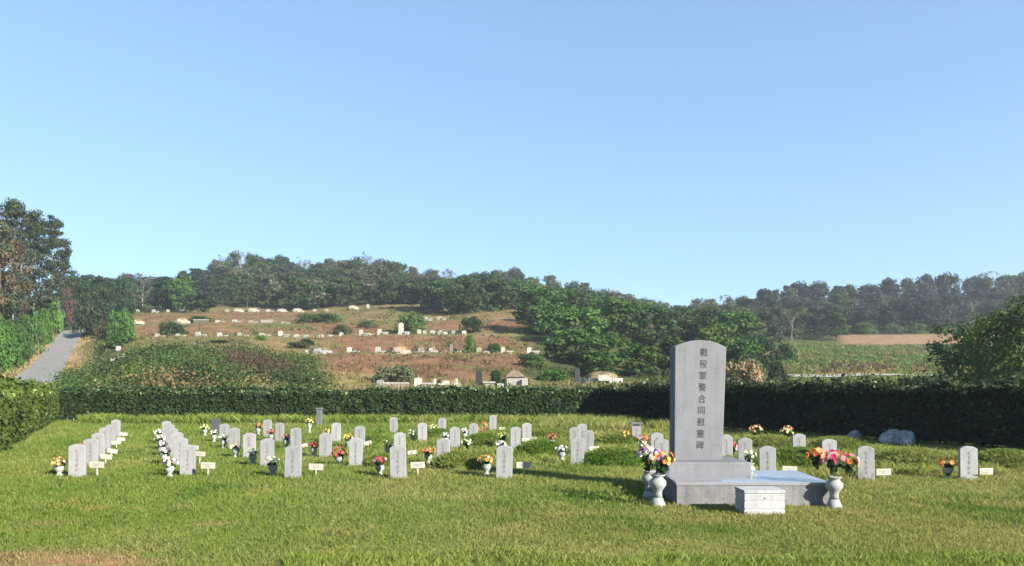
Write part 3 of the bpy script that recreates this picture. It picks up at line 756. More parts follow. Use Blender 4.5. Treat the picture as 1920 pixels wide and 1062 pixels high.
# ------------------------------------------------------------------ grass grown grave mounds
def mound(px, d, wx, wy, h, label, seed):
    g = np.random.default_rng(seed); x0, y0 = at(px, d)
    n, m = 28, 10; v, f = [], []
    for i in range(m + 1):
        r = i / m
        for k in range(n):
            a = 6.2832 * k / n; rr = r * (1 + .12 * math.sin(a * 3 + seed) + .07 * math.sin(a * 5 + 2 * seed))
            x, y = wx / 2 * rr * math.cos(a), wy / 2 * rr * math.sin(a); z = .72 * h * (1 - r * r) ** .8 * (1 + .2 * (float(vnoise(x * 2, y * 2, seed)) - .5)) - .02 * (i == m)
            v.append((x, y, z))
    v = np.array(v); f = [(i * n + k, (i + 1) * n + k, (i + 1) * n + (k + 1) % n, i * n + (k + 1) % n) for i in range(m) for k in range(n)]
    cb = lawn_colour(v[:, 0] + x0, v[:, 1] + y0) * .8
    nb = int(4200 * wx * wy); r = np.sqrt(g.random(nb)); a = g.random(nb) * 6.283; x, y = wx / 2 * r * np.cos(a), wy / 2 * r * np.sin(a)
    z = .72 * h * (1 - np.minimum(r, .999) ** 2) ** .8 * .96
    c = lawn_colour(x + x0, y + y0) * np.array([.88, 1.0, .85]) * (.72 + .5 * g.random((nb, 1)))
    V2, c2 = blades(g, x, y, z,   .085 * (.5 + g.random(nb)), .0045 * (1 + d / 14) * (.7 + .6 * g.random(nb)), c, .8)
    me = np_mesh('grave_mound', np.concatenate([v, V2]), np.concatenate([np.array(f), np.arange(len(V2)).reshape(-1, 4) + len(v)]), M['grass'], np.concatenate([cb, c2]))
    o = link('grave_mound', me, None, (x0, y0, gz(x0, y0))); tag(o, label, 'grave mound', 'grassy grave mounds')
for i, a in enumerate((
    (862, 16.6, 1.15, 1.6, .40, 'grass mound left of the orange bouquet of the fifth column'),
    (720, 17.2, .9, 1.5, .26, 'low grass mound behind the front pink bouquet of the fourth column'),
    (1012, 20.4, 1.3, 1.6, .40, 'grass mound left of the white bouquet, between fifth and sixth columns'),
    (1150, 17.6, 1.5, 1.7, .42, 'grass mound between the sixth column stone and the memorial vases'),
    (906, 23.5, 1.3, 1.7, .42, 'grass mound with flowers behind the front fifth column headstone'),
    (1160, 24.0, 1.5, 1.6, .40, 'grass mound right of the clustered headstones near the back hedge'),
    (1030, 27.0, 1.6, 1.6, .40, 'back grass mound in front of the tall weeds'),
    (1500, 17.2, 1.6, 1.7, .44, 'grass mound behind the polished slab, above its low plate'),
    (1706, 17.0, 1.7, 1.7, .44, 'grass mound between the two rightmost headstones'),
    (1890, 16.9, 1.5, 1.7, .42, 'grass mound cut by the right edge of the photo'),
    (1445, 22.5, 1.8, 1.6, .42, 'grass mound behind the headstone beside the polished slab'),
    (1570, 22.0, 1.5, 1.6, .40, 'grass mound in front of the grey boulders'),
    (820, 27.5, 1.3, 1.6, .34, 'low grass mound among the small headstones before the back hedge'),
    (700, 24.0, 1.2, 1.5, .28, 'low grass mound right of the third stone of the fourth column'))):
    mound(*a, seed=200 + i)

# ------------------------------------------------------------------ headstones
def arch(w, h, rise, n=14, shoulder=.0):
    pts = [(-w / 2, -.06), (w / 2, -.06), (w / 2, h - rise)]
    for i in range(1, n):
        a = i / n; x = w / 2 - w * a; pts.append((x, h - rise + rise * (1 - (2 * a - 1) ** 2) ** .9))
    pts.append((-w / 2, h - rise)); return pts
ST_H = .63
stone_me = MB().prism(arch(.305, ST_H, .055), -.045, .045, .010).mesh('headstone', M['headstone'])
def worn_marks(seed, n, cw, pitch, x0=0):
    r = random.Random(seed); b = MB()
    b.box((x0, .0015, -pitch * (n - 1) / 2), (.003, .002, pitch * n))
    for i in range(n):
        for k in range(4):
            if r.random() < .8: b.box((x0 + r.uniform(-cw, cw) * .3, 0, -pitch * i + r.uniform(-.3, .3) * pitch), (cw * r.uniform(.4, .9), .004, .007) if k % 2 else (.007, .004, pitch * r.uniform(.3, .6)))
    return b
marks_me = worn_marks(3, 8, .05, .052).mesh('inscription', M['faint'])
def headstone(px, top, label, dark=False, seed=0, cap=False):
    d = (CH - ST_H) * F / (top - HY); x, y = at(px, d); r = random.Random(seed * 31 + 5)
    root = empty('headstone', (x, y, gz(x, y)), R(r.uniform(-4, 4)) - .35 * math.atan((px - CX) / F))
    root.rotation_euler.x = R(r.uniform(-1.5, 1.5)); root.rotation_euler.y = R(r.uniform(-1.2, 1.4))
    tag(root, label, 'headstone', 'headstones in the hedged plot')
    o = link('slab', stone_me, root); k = r.uniform(.86, 1.08) * (1.0 + .14 * (px - CX) / 960); root.scale = (r.uniform(.96, 1.04), 1, r.uniform(.97, 1.03)); o.color = (.25, .27, .30, 1) if dark else (k, k, k * 1.0, 1)
    if not dark: link('inscription', marks_me, root, (0, -.0457, ST_H - .13))
    if cap: link('cap', MB().box((0, 0, ST_H + .035), (.40, .22, .07), bevel=.02).mesh('cap', M['dark_stone']), root)
    return x, y, d
NTH = ['front headstone', 'second headstone', 'third headstone', 'fourth headstone', 'fifth headstone', 'rearmost headstone']
COLS = {
    'leftmost column': [(145, 834), (170, 821), (185, 811), (197, 802), (208, 795), (217, 788)],
    'second column from the left': [(352, 832), (339, 821), (331, 811), (323, 803), (317, 796), (312, 789)],
    'third column from the left': [(549, 837), (501, 822), (468, 811), (439, 801), (421, 793)],
    'fourth column from the left': [(747, 837), (667, 822), (610, 811), (555, 801), (524, 793), (502, 788)],
    'fifth column from the left': [(945, 837), (831, 822), (750, 811), (674, 800), (630, 793)],
}
HS = {}
for cn, lst in COLS.items():
    for i, (px, top) in enumerate(lst):
        nm = NTH[5] if i == len(lst) - 1 else NTH[i]
        HS[(cn, i)] = headstone(px, top, f'grey rounded {nm} of the {cn}', seed=i * 7 + len(HS))
headstone(404, 785, 'dark grey headstone behind the rear end of the third column', dark=True, seed=77)
for k, (px, top, lab, cap) in enumerate((
    (1082, 820, 'foremost of the clustered grey headstones right of the white bouquet', False),
    (1102, 809, 'headstone half hidden on the right of the clustered stones', False),
    (1078, 801, 'headstone rising on the left behind the foremost clustered stone', False),
    (1091, 793, 'farthest of the clustered headstones, its top above the others', False),
    (966, 801, 'pale headstone behind the front stone of the fifth column', False),
    (853, 800, 'grey headstone right of and behind the second stone of the fifth column', False),
    (792, 793, 'small pale headstone in the back half, alone among low grass', False),
    (738, 783, 'small pale headstone standing closest to the middle of the back hedge', False),
    (888, 793, 'small headstone just left of the red wreath near the back hedge', False),
    (829, 784, 'narrow pale headstone close to the back hedge', False),
    (924, 779, 'tallest pale headstone of the back, right of the red wreath', False),
    (988, 793, 'small rounded headstone right of the tallest back one', False),
    (1193, 796, 'pale headstone with a dark cap left of the memorial stone', True),
    (1231, 813, 'pale headstone half hidden left of the memorial stone', False),
    (1239, 821, 'headstone directly above the purple and orange bouquets', False),
    (1362, 815, 'headstone half hidden behind the right edge of the memorial stone', False),
    (1397, 823, 'round topped headstone right of the memorial stone', False),
    (1439, 838, 'front headstone standing just behind the polished slab', False),
    (1498, 813, 'headstone in the shade of the right-hand hedge', False),
    (1554, 824, 'headstone showing above the orange and pink bouquet', False),
    (1623, 838, 'front headstone right of the orange and pink bouquet', False),
    (1815, 838, 'rightmost front headstone beside the lone orange bouquet', False))):
    headstone(px, top, lab, cap=cap, seed=100 + k)
# dark stone post before the hedge
o = empty('stone_post', gpt(599, 37.5)); tag(o, 'dark stone post standing against the back hedge', 'post')
link('shaft', MB().box((0, 0, .38), (.26, .22, .80), bevel=.02).mesh('shaft', M['dark_stone']), o)
link('cap', MB().box((0, 0, .81), (.34, .30, .08), bevel=.02).mesh('cap', M['dark_stone']), o)

# ------------------------------------------------------------------ name plates
plate_me = MB().box((0, -.012, .245), (.285, .014, .125), bevel=.004).mesh('plate', M['plate'])
post_me = MB().box((0, .005, .10), (.03, .02, .30), bevel=.003).mesh('post', M['plate'])
print_me = MB()
for r_, (n_, wd_) in enumerate(((7, .19), (5, .13))):
    for k in range(n_): print_me.box((-wd_ / 2 + wd_ * (k + .5) / n_, -.0205, .262 - .035 * r_), (wd_ / n_ * .7, .003, .012))
print_me.box((0, -.0203, .262), (.18, .0024, .0025)).box((0, -.0203, .227), (.12, .0024, .0025)).box((0, -.0203, .2445), (.0025, .0024, .037))
print_me = print_me.mesh('lettering', M['smudge'])
def plate(px, d, lab, tilt=0.0, s=1.0, low=0.0, rz=0.0):
    x, y = at(px, d); root = empty('name_plate', (x, y, gz(x, y) - low), R(rz)); root.rotation_euler.y = R(tilt); root.scale = (s,) * 3
    tag(root, lab, 'name plate', 'white name plates beside the headstones')
    link('plate', plate_me, root); link('post', post_me, root); link('lettering', print_me, root)
dF = 14.9
for px, d, lab, tilt, low, rz in (
    (182, 14.9, 'white name plate on a post beside the front stone of the leftmost column', 0, -.03, 0),
    (390, 14.9, 'white name plate on a post beside the front stone of the second column', 1, -.02, 0),
    (592, 14.9, 'white name plate on a post beside the front stone of the third column', 2, .03, 0),
    (784, 14.9, 'white name plate on a post beside the front stone of the fourth column', -2, -.01, 0),
    (982, 14.9, 'white name plate on a post beside the front stone of the fifth column', -1, -.01, 0),
    (1479, 14.5, 'cream name plate showing above the polished slab', 3, .03, 0),
    (1657, 14.4, 'low white name plate right of the front headstone beside the pink flowers', -2, .07, 0),
    (1848, 14.4, 'low cream name plate at the foot of the rightmost headstone', 0, .06, 8),
    (197, 17.5, 'tilted white plate beside the second stone of the leftmost column', 8, 0, 15),
    (207, 19.6, 'white plate beside the third stone of the leftmost column', 12, .05, 25),
    (219, 22.2, 'white plate beside the fourth stone of the leftmost column', -5, .0, 15),
    (226, 24.6, 'white plate beside the fifth stone of the leftmost column', 4, .05, 20),
    (231, 27.0, 'small white plate beside the rearmost stone of the leftmost column', 4, .05, 20),
    (374, 17.4, 'white plate peeping out beside the front stone of the second column', 5, -.06, 0),
    (363, 19.6, 'white plate half hidden behind the second stone of the second column', 5, -.06, 0),
    (334, 25, 'small white plate beside the rear stones of the second column', 5, -.06, 0),
    (572, 22.4, 'fallen white plate right of the fourth stone of the fourth column', -14, .10, 20),
    (692, 22.4, 'slanting white plate right of the fourth stone of the fifth column', -12, .04, 15),
    (702, 17.4, 'low white plate right of the second stone of the fourth column', -3, .14, 10),
    (850, 17.2, 'slanting white plate right of the second stone of the fifth column', -22, .06, 20),
    (774, 19.8, 'grey white plate right of the third stone of the fifth column', -5, .10, 10),
    (988, 22.0, 'white plate at the foot of the pale stone behind the fifth column', -10, .10, 12),
    (985, 24.0, 'white plate right of the pale stone behind the fifth column', 2, .04, 12),
    (941, 31.8, 'small plate right of the tallest back headstone', 0, .08, 10),
    (1001, 25.8, 'small plate right of the small rounded back headstone', -6, .12, 10),
    (1115, 19.0, 'white plate right of the clustered headstones', -4, -.05, 8),
    (1104, 17.4, 'plate low in the grass right of the foremost clustered stone', -8, .10, 8)):
    plate(px, d, lab, tilt, 1.0 if d < 15 else .86, low + .045, rz)

# ------------------------------------------------------------------ flowers
def blossom_mesh(seed, petals=9):
    g = random.Random(seed); V, Fc, Cl = [], [], []
    for ring, (n, r, up, tone) in enumerate(((petals, .55, .18, .9), (petals - 2, .38, .42, 1.05), (5, .2, .6, 1.2))):
        for k in range(n):
            a = 6.283 * (k + .5 * ring) / n + g.uniform(-.15, .15); wd = r * .55; e = Vector((math.cos(a), math.sin(a), 0)); s = Vector((-e.y, e.x, 0))
            tip = e * r + Vector((0, 0, up * r + .05 * ring)); mid = e * r * .55; b0 = Vector((0, 0, .02 * ring))
            o = len(V); V += [b0, mid + s * wd * .6 + Vector((0, 0, up * r * .3)), tip, mid - s * wd * .6 + Vector((0, 0, up * r * .3))]
            Fc.append((o, o + 1, o + 2, o + 3)); t = tone * g.uniform(.85, 1.1); Cl += [(t * .7,) * 3, (t,) * 3, (t * 1.1,) * 3, (t,) * 3]
    return np_mesh('blossom', [v[:] for v in V], Fc, M['petal'], np.array(Cl))
BL = [blossom_mesh(i, 8 + i) for i in range(3)]
fg = np.random.default_rng(77)
def greens(seed):
    g = np.random.default_rng(seed); n = 34
    V, Fc, col = leaf_cloud(g, [[0, 0, -.15], [0, 0, -.6]], [[.66, .66, .45], [.36, .36, .5]], [[1, 1, 1], [.8, .8, .8]], n, .22, shell=.2)
    V2 = []
    return np_mesh('foliage', V, Fc, M['leaf'], col)
GR = [greens(i) for i in range(3)]
urn_small = MB().lathe([(.035, -.03), (.06, .0), (.045, .03), (.03, .06), (.055, .10), (.075, .15), (.06, .185), (.07, .20), (.06, .20), (.05, .17)], 16).mesh('flower_vase', M['vase'], True)
pal = dict(
    orange=[(.80, .30, .07), (.82, .42, .15), (.85, .52, .25), (.72, .22, .05)], peach=[(.82, .46, .26), (.85, .60, .34), (.80, .36, .18)],
    pink=[(.72, .10, .20), (.78, .20, .30), (.62, .06, .12), (.80, .40, .45)], palepink=[(.80, .62, .66), (.82, .74, .74), (.66, .42, .48), (.80, .80, .74)],
    yellow=[(.82, .78, .34), (.80, .80, .52), (.84, .74, .22)], cream=[(.82, .80, .58), (.80, .80, .70), (.78, .76, .42)], white=[(.82, .82, .80), (.74, .76, .78), (.82, .80, .70)],
    red=[(.62, .07, .10), (.70, .14, .12), (.52, .05, .06)], brick=[(.48, .15, .09), (.56, .22, .13)], gold=[(.80, .48, .10), (.84, .62, .22), (.78, .36, .08)],
    purple=[(.36, .17, .40), (.52, .36, .62), (.70, .60, .78), (.42, .13, .30)], coral=[(.80, .26, .10), (.84, .36, .16), (.78, .20, .08)], hot=[(.76, .10, .24), (.80, .18, .32), (.66, .06, .16), (.78, .26, .20)])
def bouquet(loc, r, cols, n, lab, flat=.75, seed=0, bs=.35, sx=1.0, green=True):
    g = random.Random(seed + 900); root = empty('flower_bouquet', loc, g.random() * 6)
    if sx != 1.0: root.rotation_euler.z = 0
    root.scale = (r * sx, r, r); tag(root, lab, 'flowers', 'bunches of artificial flowers')
    for i in range(n):
        z = 1 - (i + .5) / n * 1.15; a = i * 2.4 + g.uniform(-.3, .3); q = math.sqrt(max(0, 1 - z * z)); s = bs * g.uniform(.85, 1.25)
        dv = Vector((q * math.cos(a), q * math.sin(a), z * flat)) * g.uniform(.72, 1.0)
        o = link('blossom', BL[i % 3], root, dv); o.rotation_euler = dv.to_track_quat('Z', 'Y').to_euler(); o.scale = (s, s, s)
        c = g.choice(cols); o.color = (*c, 1)
    if green:
        o = link('foliage', GR[seed % 3], root); o.color = (.03, .06, .025, 1)
    return root
def vased(px, d, colour, lab, r=.155, z=None, vase=True, n=15, seed=0, vlab=None):
    x, y = at(px, d); g0 = gz(x, y)
    z -= .045; r *= 1.1
    bouquet((x, y, g0 + z), r, pal[colour], n, lab, seed=seed)
    if vase:
        v = link('flower_vase', urn_small, None, (x, y, g0)); v.scale = (1.3, 1.3, max(.3, (z - .06) / .2)); tag(v, vlab or ('small white vase under the ' + lab), 'vase', 'small white flower vases')
for i, (px, d, c, lab, r, z) in enumerate((
    (111, 14.9, 'peach', 'pale orange flowers left of the front stone of the leftmost column', .15, .30),
    (318, 14.9, 'palepink', 'pink and white flowers left of the front stone of the second column', .155, .32),
    (512, 14.9, 'cream', 'pale yellow flowers left of the front stone of the third column', .15, .32),
    (712, 15.0, 'pink', 'pink flowers left of the front stone of the fourth column', .15, .31),
    (912, 15.0, 'orange', 'bright orange flowers left of the front stone of the fifth column', .165, .33),
    (1777, 14.5, 'coral', 'lone orange flowers left of the rightmost headstone', .185, .31),
    (1053, 18.2, 'white', 'white flowers left of the clustered headstones', .15, .30),
    (153, 17.2, 'coral', 'orange flowers behind the front stone of the leftmost column', .12, .47),
    (309, 17.2, 'palepink', 'pale flowers beside the second stone of the second column', .14, .34),
    (304, 19.4, 'palepink', 'pale flowers beside the third stone of the second column', .15, .34),
    (300, 22.0, 'palepink', 'pale flowers beside the fourth stone of the second column', .15, .34),
    (297, 25.0, 'white', 'white flowers beside the fifth stone of the second column', .16, .34),
    (474, 17.2, 'cream', 'pale yellow flowers beside the second stone of the third column', .15, .32),
    (442, 19.4, 'cream', 'creamy flowers beside the third stone of the third column', .16, .30),
    (419, 22.2, 'cream', 'creamy white flowers beside the fourth stone of the third column', .16, .34),
    (401, 25.0, 'cream', 'small pale flowers left of the rearmost third column stone', .16, .34),
    (384, 28.0, 'yellow', 'yellowish flowers farthest back left of the dark headstone', .17, .34),
    (636, 17.0, 'red', 'red and pink flowers beside the second stone of the fourth column', .19, .30),
    (588, 19.4, 'red', 'red flowers beside the third stone of the fourth column', .16, .34),
    (537, 22.2, 'pink', 'pink flowers beside the fourth stone of the fourth column', .16, .36),
    (508, 25.0, 'red', 'dark pink flowers beside the fifth stone of the fourth column', .15, .34),
    (484, 28.0, 'brick', 'faded red flowers left of the rearmost fourth column stone', .20, .40),
    (803, 17.4, 'coral', 'orange red flowers left of the second stone of the fifth column', .16, .32),
    (728, 19.5, 'yellow', 'pale yellow flowers left of the third stone of the fifth column', .17, .33),
    (653, 22.2, 'gold', 'golden flowers left of the fourth stone of the fifth column', .17, .33),
    (615, 25.0, 'gold', 'golden flowers left of the rearmost fifth column stone', .17, .36),
    (580, 30.0, 'yellow', 'yellow flowers on a tall stalk left of the dark post', .19, .50),
    (940, 19.5, 'white', 'greyish white flowers behind the front stone of the fifth column', .16, .33),
    (836, 23.0, 'white', 'white flowers behind the second stone of the fifth column', .15, .36),
    (876, 21.5, 'cream', 'cream flowers in the grass right of the grey middle headstone', .18, .22),
    (871, 25.8, 'white', 'small white flowers left of the headstone by the red wreath', .16, .34),
    (812, 28.0, 'yellow', 'yellowish flowers left of the narrow back headstone', .18, .34),
    (774, 25.2, 'cream', 'cream flowers left of the small pale lone headstone', .18, .30),
    (943, 22.4, 'yellow', 'yellow flowers left of the pale stone behind the fifth column', .18, .36),
    (1034, 23.2, 'brick', 'faded red flowers left of the clustered headstones', .17, .30),
    (1170, 23.8, 'gold', 'golden orange flowers left of the capped headstone', .19, .34),
    (1206, 20.4, 'brick', 'dull red flowers above the purple bouquet', .19, .40),
    (1207, 18.8, 'cream', 'cream flowers just behind the purple bouquet', .17, .36),
    (1372, 18.6, 'pink', 'pink flowers at the right edge of the memorial stone', .19, .34),
    (1474, 23.0, 'yellow', 'yellow green flowers on the mound right of the memorial stone', .20, .46),
    (1417, 24.5, 'peach', 'peach coloured wreath in the shade of the right-hand hedge', .24, .46),
    (1478, 26.0, 'peach', 'small pale orange flowers left of the shaded headstone', .17, .40))):
    vased(px, d, c, lab, r, z, vase=(i < 36 and i not in (29,)), seed=i, vlab='vase of ' + lab)
# red wreath at the back
x, y = at(904, 29.5); z0 = gz(x, y)
wr = empty('flower_wreath', (x, y, z0)); tag(wr, 'round red wreath on a stand left of the tallest back headstone', 'wreath')
for k in range(12):
    a = k * .5236; o = link('blossom', BL[k % 3], wr, (.17 * math.cos(a), -.03, .30 + .17 * math.sin(a))); o.scale = (.11,) * 3; o.rotation_euler = (R(70), 0, a); o.color = (*pal['brick'][k % 2], 1)
link('stand', MB().tube([(-.1, .05, -.03), (0, 0, .34)], [.012, .012], 5).tube([(.1, .05, -.03), (0, 0, .34)], [.012, .012], 5).mesh('stand', M['stem']), wr)

# ------------------------------------------------------------------ the memorial
MX, MY = 3.18, 12.72
mem = empty('memorial_stone', (MX, MY, 0)); tag(mem, 'tall grey memorial stone with engraved characters on its plinth and polished slab', 'memorial')
SX0, SX1, SY0, SY1, SH = 2.42, 4.70, 11.0, 12.34, .36
cx, cy = (SX0 + SX1) / 2 - MX, (SY0 + SY1) / 2 - MY
link('base_slab', MB().box((cx, cy, (SH - .05 - .1) / 2), (SX1 - SX0 - .02, SY1 - SY0 - .02, SH - .05 + .1), bevel=.006).mesh('base_slab', M['rough_granite']), mem)
link('slab_top', MB().box((cx, cy, SH - .016), (SX1 - SX0, SY1 - SY0, .044), rot=('X', R(1.6)), bevel=.005).mesh('slab_top', M['polished']), mem)
PX0, PX1, PY0, PY1, PH = 2.57, 3.93, 12.26, 13.36, .525
link('plinth', MB().box(((PX0 + PX1) / 2 - MX, (PY0 + PY1) / 2 - MY, (PH - .06) / 2), (PX1 - PX0, PY1 - PY0, PH + .06), bevel=.02).mesh('plinth', M['granite']), mem)
SW, STH, SD = .86, 2.04, .40
def stele_outline():
    pts = [(-SW * .475, -.03), (SW * .475, -.03), (SW / 2 + .01, STH - .115)]
    for i in range(1, 18):
        a = i / 18; x = (SW / 2 + .01) * (1 - 2 * a); pts.append((x, STH - .115 + .115 * (1 - (2 * a - 1) ** 2)))
    pts.append((-SW / 2 - .01, STH - .115)); return pts
st = link('stele', MB().prism(stele_outline(), 0, SD, .012).mesh('stele', M['granite']), mem, (0, .02, PH))
st.rotation_euler.y = R(1.2)
TXT = '戰歿軍警合同慰靈碑'
crv = bpy.data.curves.new('glyph', 'FONT'); tmp = bpy.data.objects.new('glyph', crv); C.objects.link(tmp)
crv.align_x = 'CENTER'; crv.extrude = .004; crv.resolution_u = 3
for i, ch in enumerate(TXT):
    crv.body = ch; crv.size = .150
    dg = bpy.context.evaluated_depsgraph_get()
    me = bpy.data.meshes.new_from_object(tmp.evaluated_get(dg)); me.name = 'engraved_character'
    me.materials.clear(); me.materials.append(M['engraved'])
    g = link('engraved_character', me, st, (.055 - .004 * i, -.001, STH - .265 - i * .198)); g.rotation_euler = (R(90), 0, 0); g.scale = (.92, 1.0, 1)
bpy.data.objects.remove(tmp)

# white moulded offering stone before the slab
ox, oy = at(1424, 10.36); ow, od, oh = .56, .44, .345
inc = empty('offering_stone', (ox, oy, 0)); tag(inc, 'white moulded stone block standing in front of the polished slab', 'offering stone')
prof = [(0, -.05), (0, .080), (-.010, .090), (-.010, .096), (-.001, .106), (-.002, .190), (-.011, .200), (-.011, .206), (-.003, .216), (-.003, .292), (-.014, .299), (-.014, .306)]
b = MB(); v, f = [], []
for (o_, z) in prof:
    for sx, sy in ((-1, -1), (1, -1), (1, 1), (-1, 1)): v.append((sx * (ow / 2 - .004 + o_ * 1.2), sy * (od / 2 - .004 + o_ * .4), z))
for i in range(len(prof) - 1):
    for k in range(4): f.append((i * 4 + k, i * 4 + (k + 1) % 4, (i + 1) * 4 + (k + 1) % 4, (i + 1) * 4 + k))
link('body', b.add(v, f).mesh('body', M['white_stone']), inc)
link('top_slab', MB().box((0, 0, .326), (ow, od, .04), bevel=.006).mesh('top_slab', M['white_stone']), inc)
link('emblem', MB().prism([(.011 * math.cos(k * .785), .20 + .011 * math.sin(k * .785) + .06) for k in range(8)], -od / 2 - .002, -od / 2 + .01).mesh('emblem', M['faint']), inc, (.0, 0, -.02))

# carved vases
big_prof = [(.105, -.04), (.112, .02), (.095, .06), (.068, .13), (.060, .19), (.070, .235), (.108, .285), (.124, .33), (.112, .375), (.076, .405), (.078, .425), (.100, .445), (.106, .462), (.090, .462), (.06, .43)]
def big_vase(px, d, s, lab, part=True):
    x, y = at(px, d); root = empty('stone_vase', (x, y, 0)); root.scale = (s * .98, s * .98, s * .96); tag(root, lab, 'vase', 'carved stone vases at the memorial')
    link('bowl', MB().lathe(big_prof[3:], 28).mesh('bowl', M['vase'], True), root)
    link('foot', MB().lathe(big_prof[:4], 28).mesh('foot', M['vase'], True), root)
    return x, y
x, y = big_vase(1233, 11.0, 1.06, 'white stone vase at the left front corner of the polished slab')
bouquet((x + .06, y, .66), .21, pal['orange'] + pal['gold'] + pal['orange'], 18, 'orange and yellow flowers in the left front stone vase', seed=60, bs=.34)
x, y = big_vase(1217, 11.75, 1.0, 'shaded stone vase standing behind the left front one')
bouquet((x - .03, y - .22, .69), .22, pal['purple'] + pal['palepink'], 20, 'purple and lilac flowers in the shaded stone vase on the left', seed=61, bs=.34)
x, y = big_vase(1564, 10.85, 1.02, 'white stone vase at the right front corner of the polished slab')
bouquet((x + .0, y, .70), .21, pal['hot'], 20, 'pink and crimson flowers in the stone vase on the right', seed=62, bs=.34, sx=1.0)
bouquet((x - .21, y + .10, .74), .17, pal['coral'], 13, 'orange flowers leaning left of the pink ones in the right stone vase', seed=63, bs=.46)
bouquet((x + .24, y + .05, .65), .16, pal['pink'] + pal['coral'], 9, 'faded pink flowers drooping right of the right stone vase', seed=64, bs=.46)
x, y = at(1404, 13.2)
big_vase(1404, 13.2, .95, 'stone vase tucked behind the right end of the plinth')
bouquet((x, y, .56), .15, pal['cream'], 13, 'cream and yellow flowers at the right end of the plinth', seed=65)

# boulders in the shade of the right-hand hedge
def boulder(px, d, wx, wy, h, lab, seed):
    bm = bmesh.new(); bmesh.ops.create_icosphere(bm, subdivisions=4, radius=1)
    for v in bm.verts:
        c = v.co.copy(); n = float(fbm(c.x * 1.3 + 5 + seed, c.y * 1.3 + c.z * 1.7 + 3, seed)) - .5; q = float(fbm(c.x * 4 + 9, c.z * 4 + c.y * 3 + seed, seed + 4)) - .5
        v.co = c * (1 + n * .75 + q * .22)
        v.co.z = max(v.co.z, -.25)
    bmesh.ops.scale(bm, vec=(wx / 2, wy / 2, h / 1.05), verts=bm.verts)
    me = bpy.data.meshes.new('boulder'); bm.to_mesh(me); bm.free(); me.materials.append(M['boulder'])
    x, y = at(px, d); o = link('boulder', me, None, (x, y, gz(x, y))); o.rotation_euler.z = seed; tag(o, lab, 'boulder', 'grey boulders under the hedge')
boulder(1602, 25.4, .84, .5, .36, 'smaller grey boulder behind the front headstone, by the hedge', 1)
boulder(1668, 24.2, .80, .6, .44, 'left grey boulder of the larger pair by the shaded hedge', 2)
boulder(1698, 23.7, .62, .55, .46, 'right grey boulder of the larger pair by the shaded hedge', 3)

# ------------------------------------------------------------------ tombs on the terraces of the hillside
hs_me = {}
def cached(key, fn):
    if key not in hs_me: hs_me[key] = fn()
    return hs_me[key]
ROWN = {1: 'lowest terrace', 2: 'second terrace', 3: 'third terrace', 4: 'fourth terrace', 5: 'top terrace'}
def hill_stone(px, d, w, h, lab, tint=(1, 1, 1), dark=False, tbl=0, grp='headstones on the hillside terraces'):
    p = gpt(px, d); r = random.Random(int(px * 7 + d)); o = empty('headstone', p, R(r.uniform(-12, 12))); tag(o, lab, 'headstone', grp)
    s = link('slab', cached('hs', lambda: MB().prism(arch(1.0, 1.0, .12), -.5, .5, .03).mesh('slab', M['tomb'])), o, (0, 0, .08 * h)); s.scale = (w, w * .45, h * .92)
    s.color = (.13, .14, .15, 1) if dark else (*tint, 1)
    q = link('base', cached('hb', lambda: MB().box((0, 0, .5), (1, 1, 1.2), bevel=.04).mesh('base', M['tomb'])), o); q.scale = (w * 1.35, w * .85, h * .13); q.color = (.3, .3, .31, 1) if dark else (*tint, 1)
    if tbl:
        x, y = p.x + tbl * (w * .5 + .65), p.y - .3
        t = empty('offering_table', (x, y, gz(x, y)), R(r.uniform(-8, 8))); tag(t, 'low table by the ' + lab, 'offering table', 'offering tables on the hillside')
        a = link('top', cached('tt', lambda: MB().box((0, 0, .42), (1.1, .7, .16), bevel=.02).mesh('top', M['tomb'])), t); a.color = (*tint, 1)
        b = link('support', cached('ts', lambda: MB().box((0, 0, .15), (.8, .5, .40), bevel=.02).mesh('support', M['tomb'])), t); b.color = (*tint, 1)
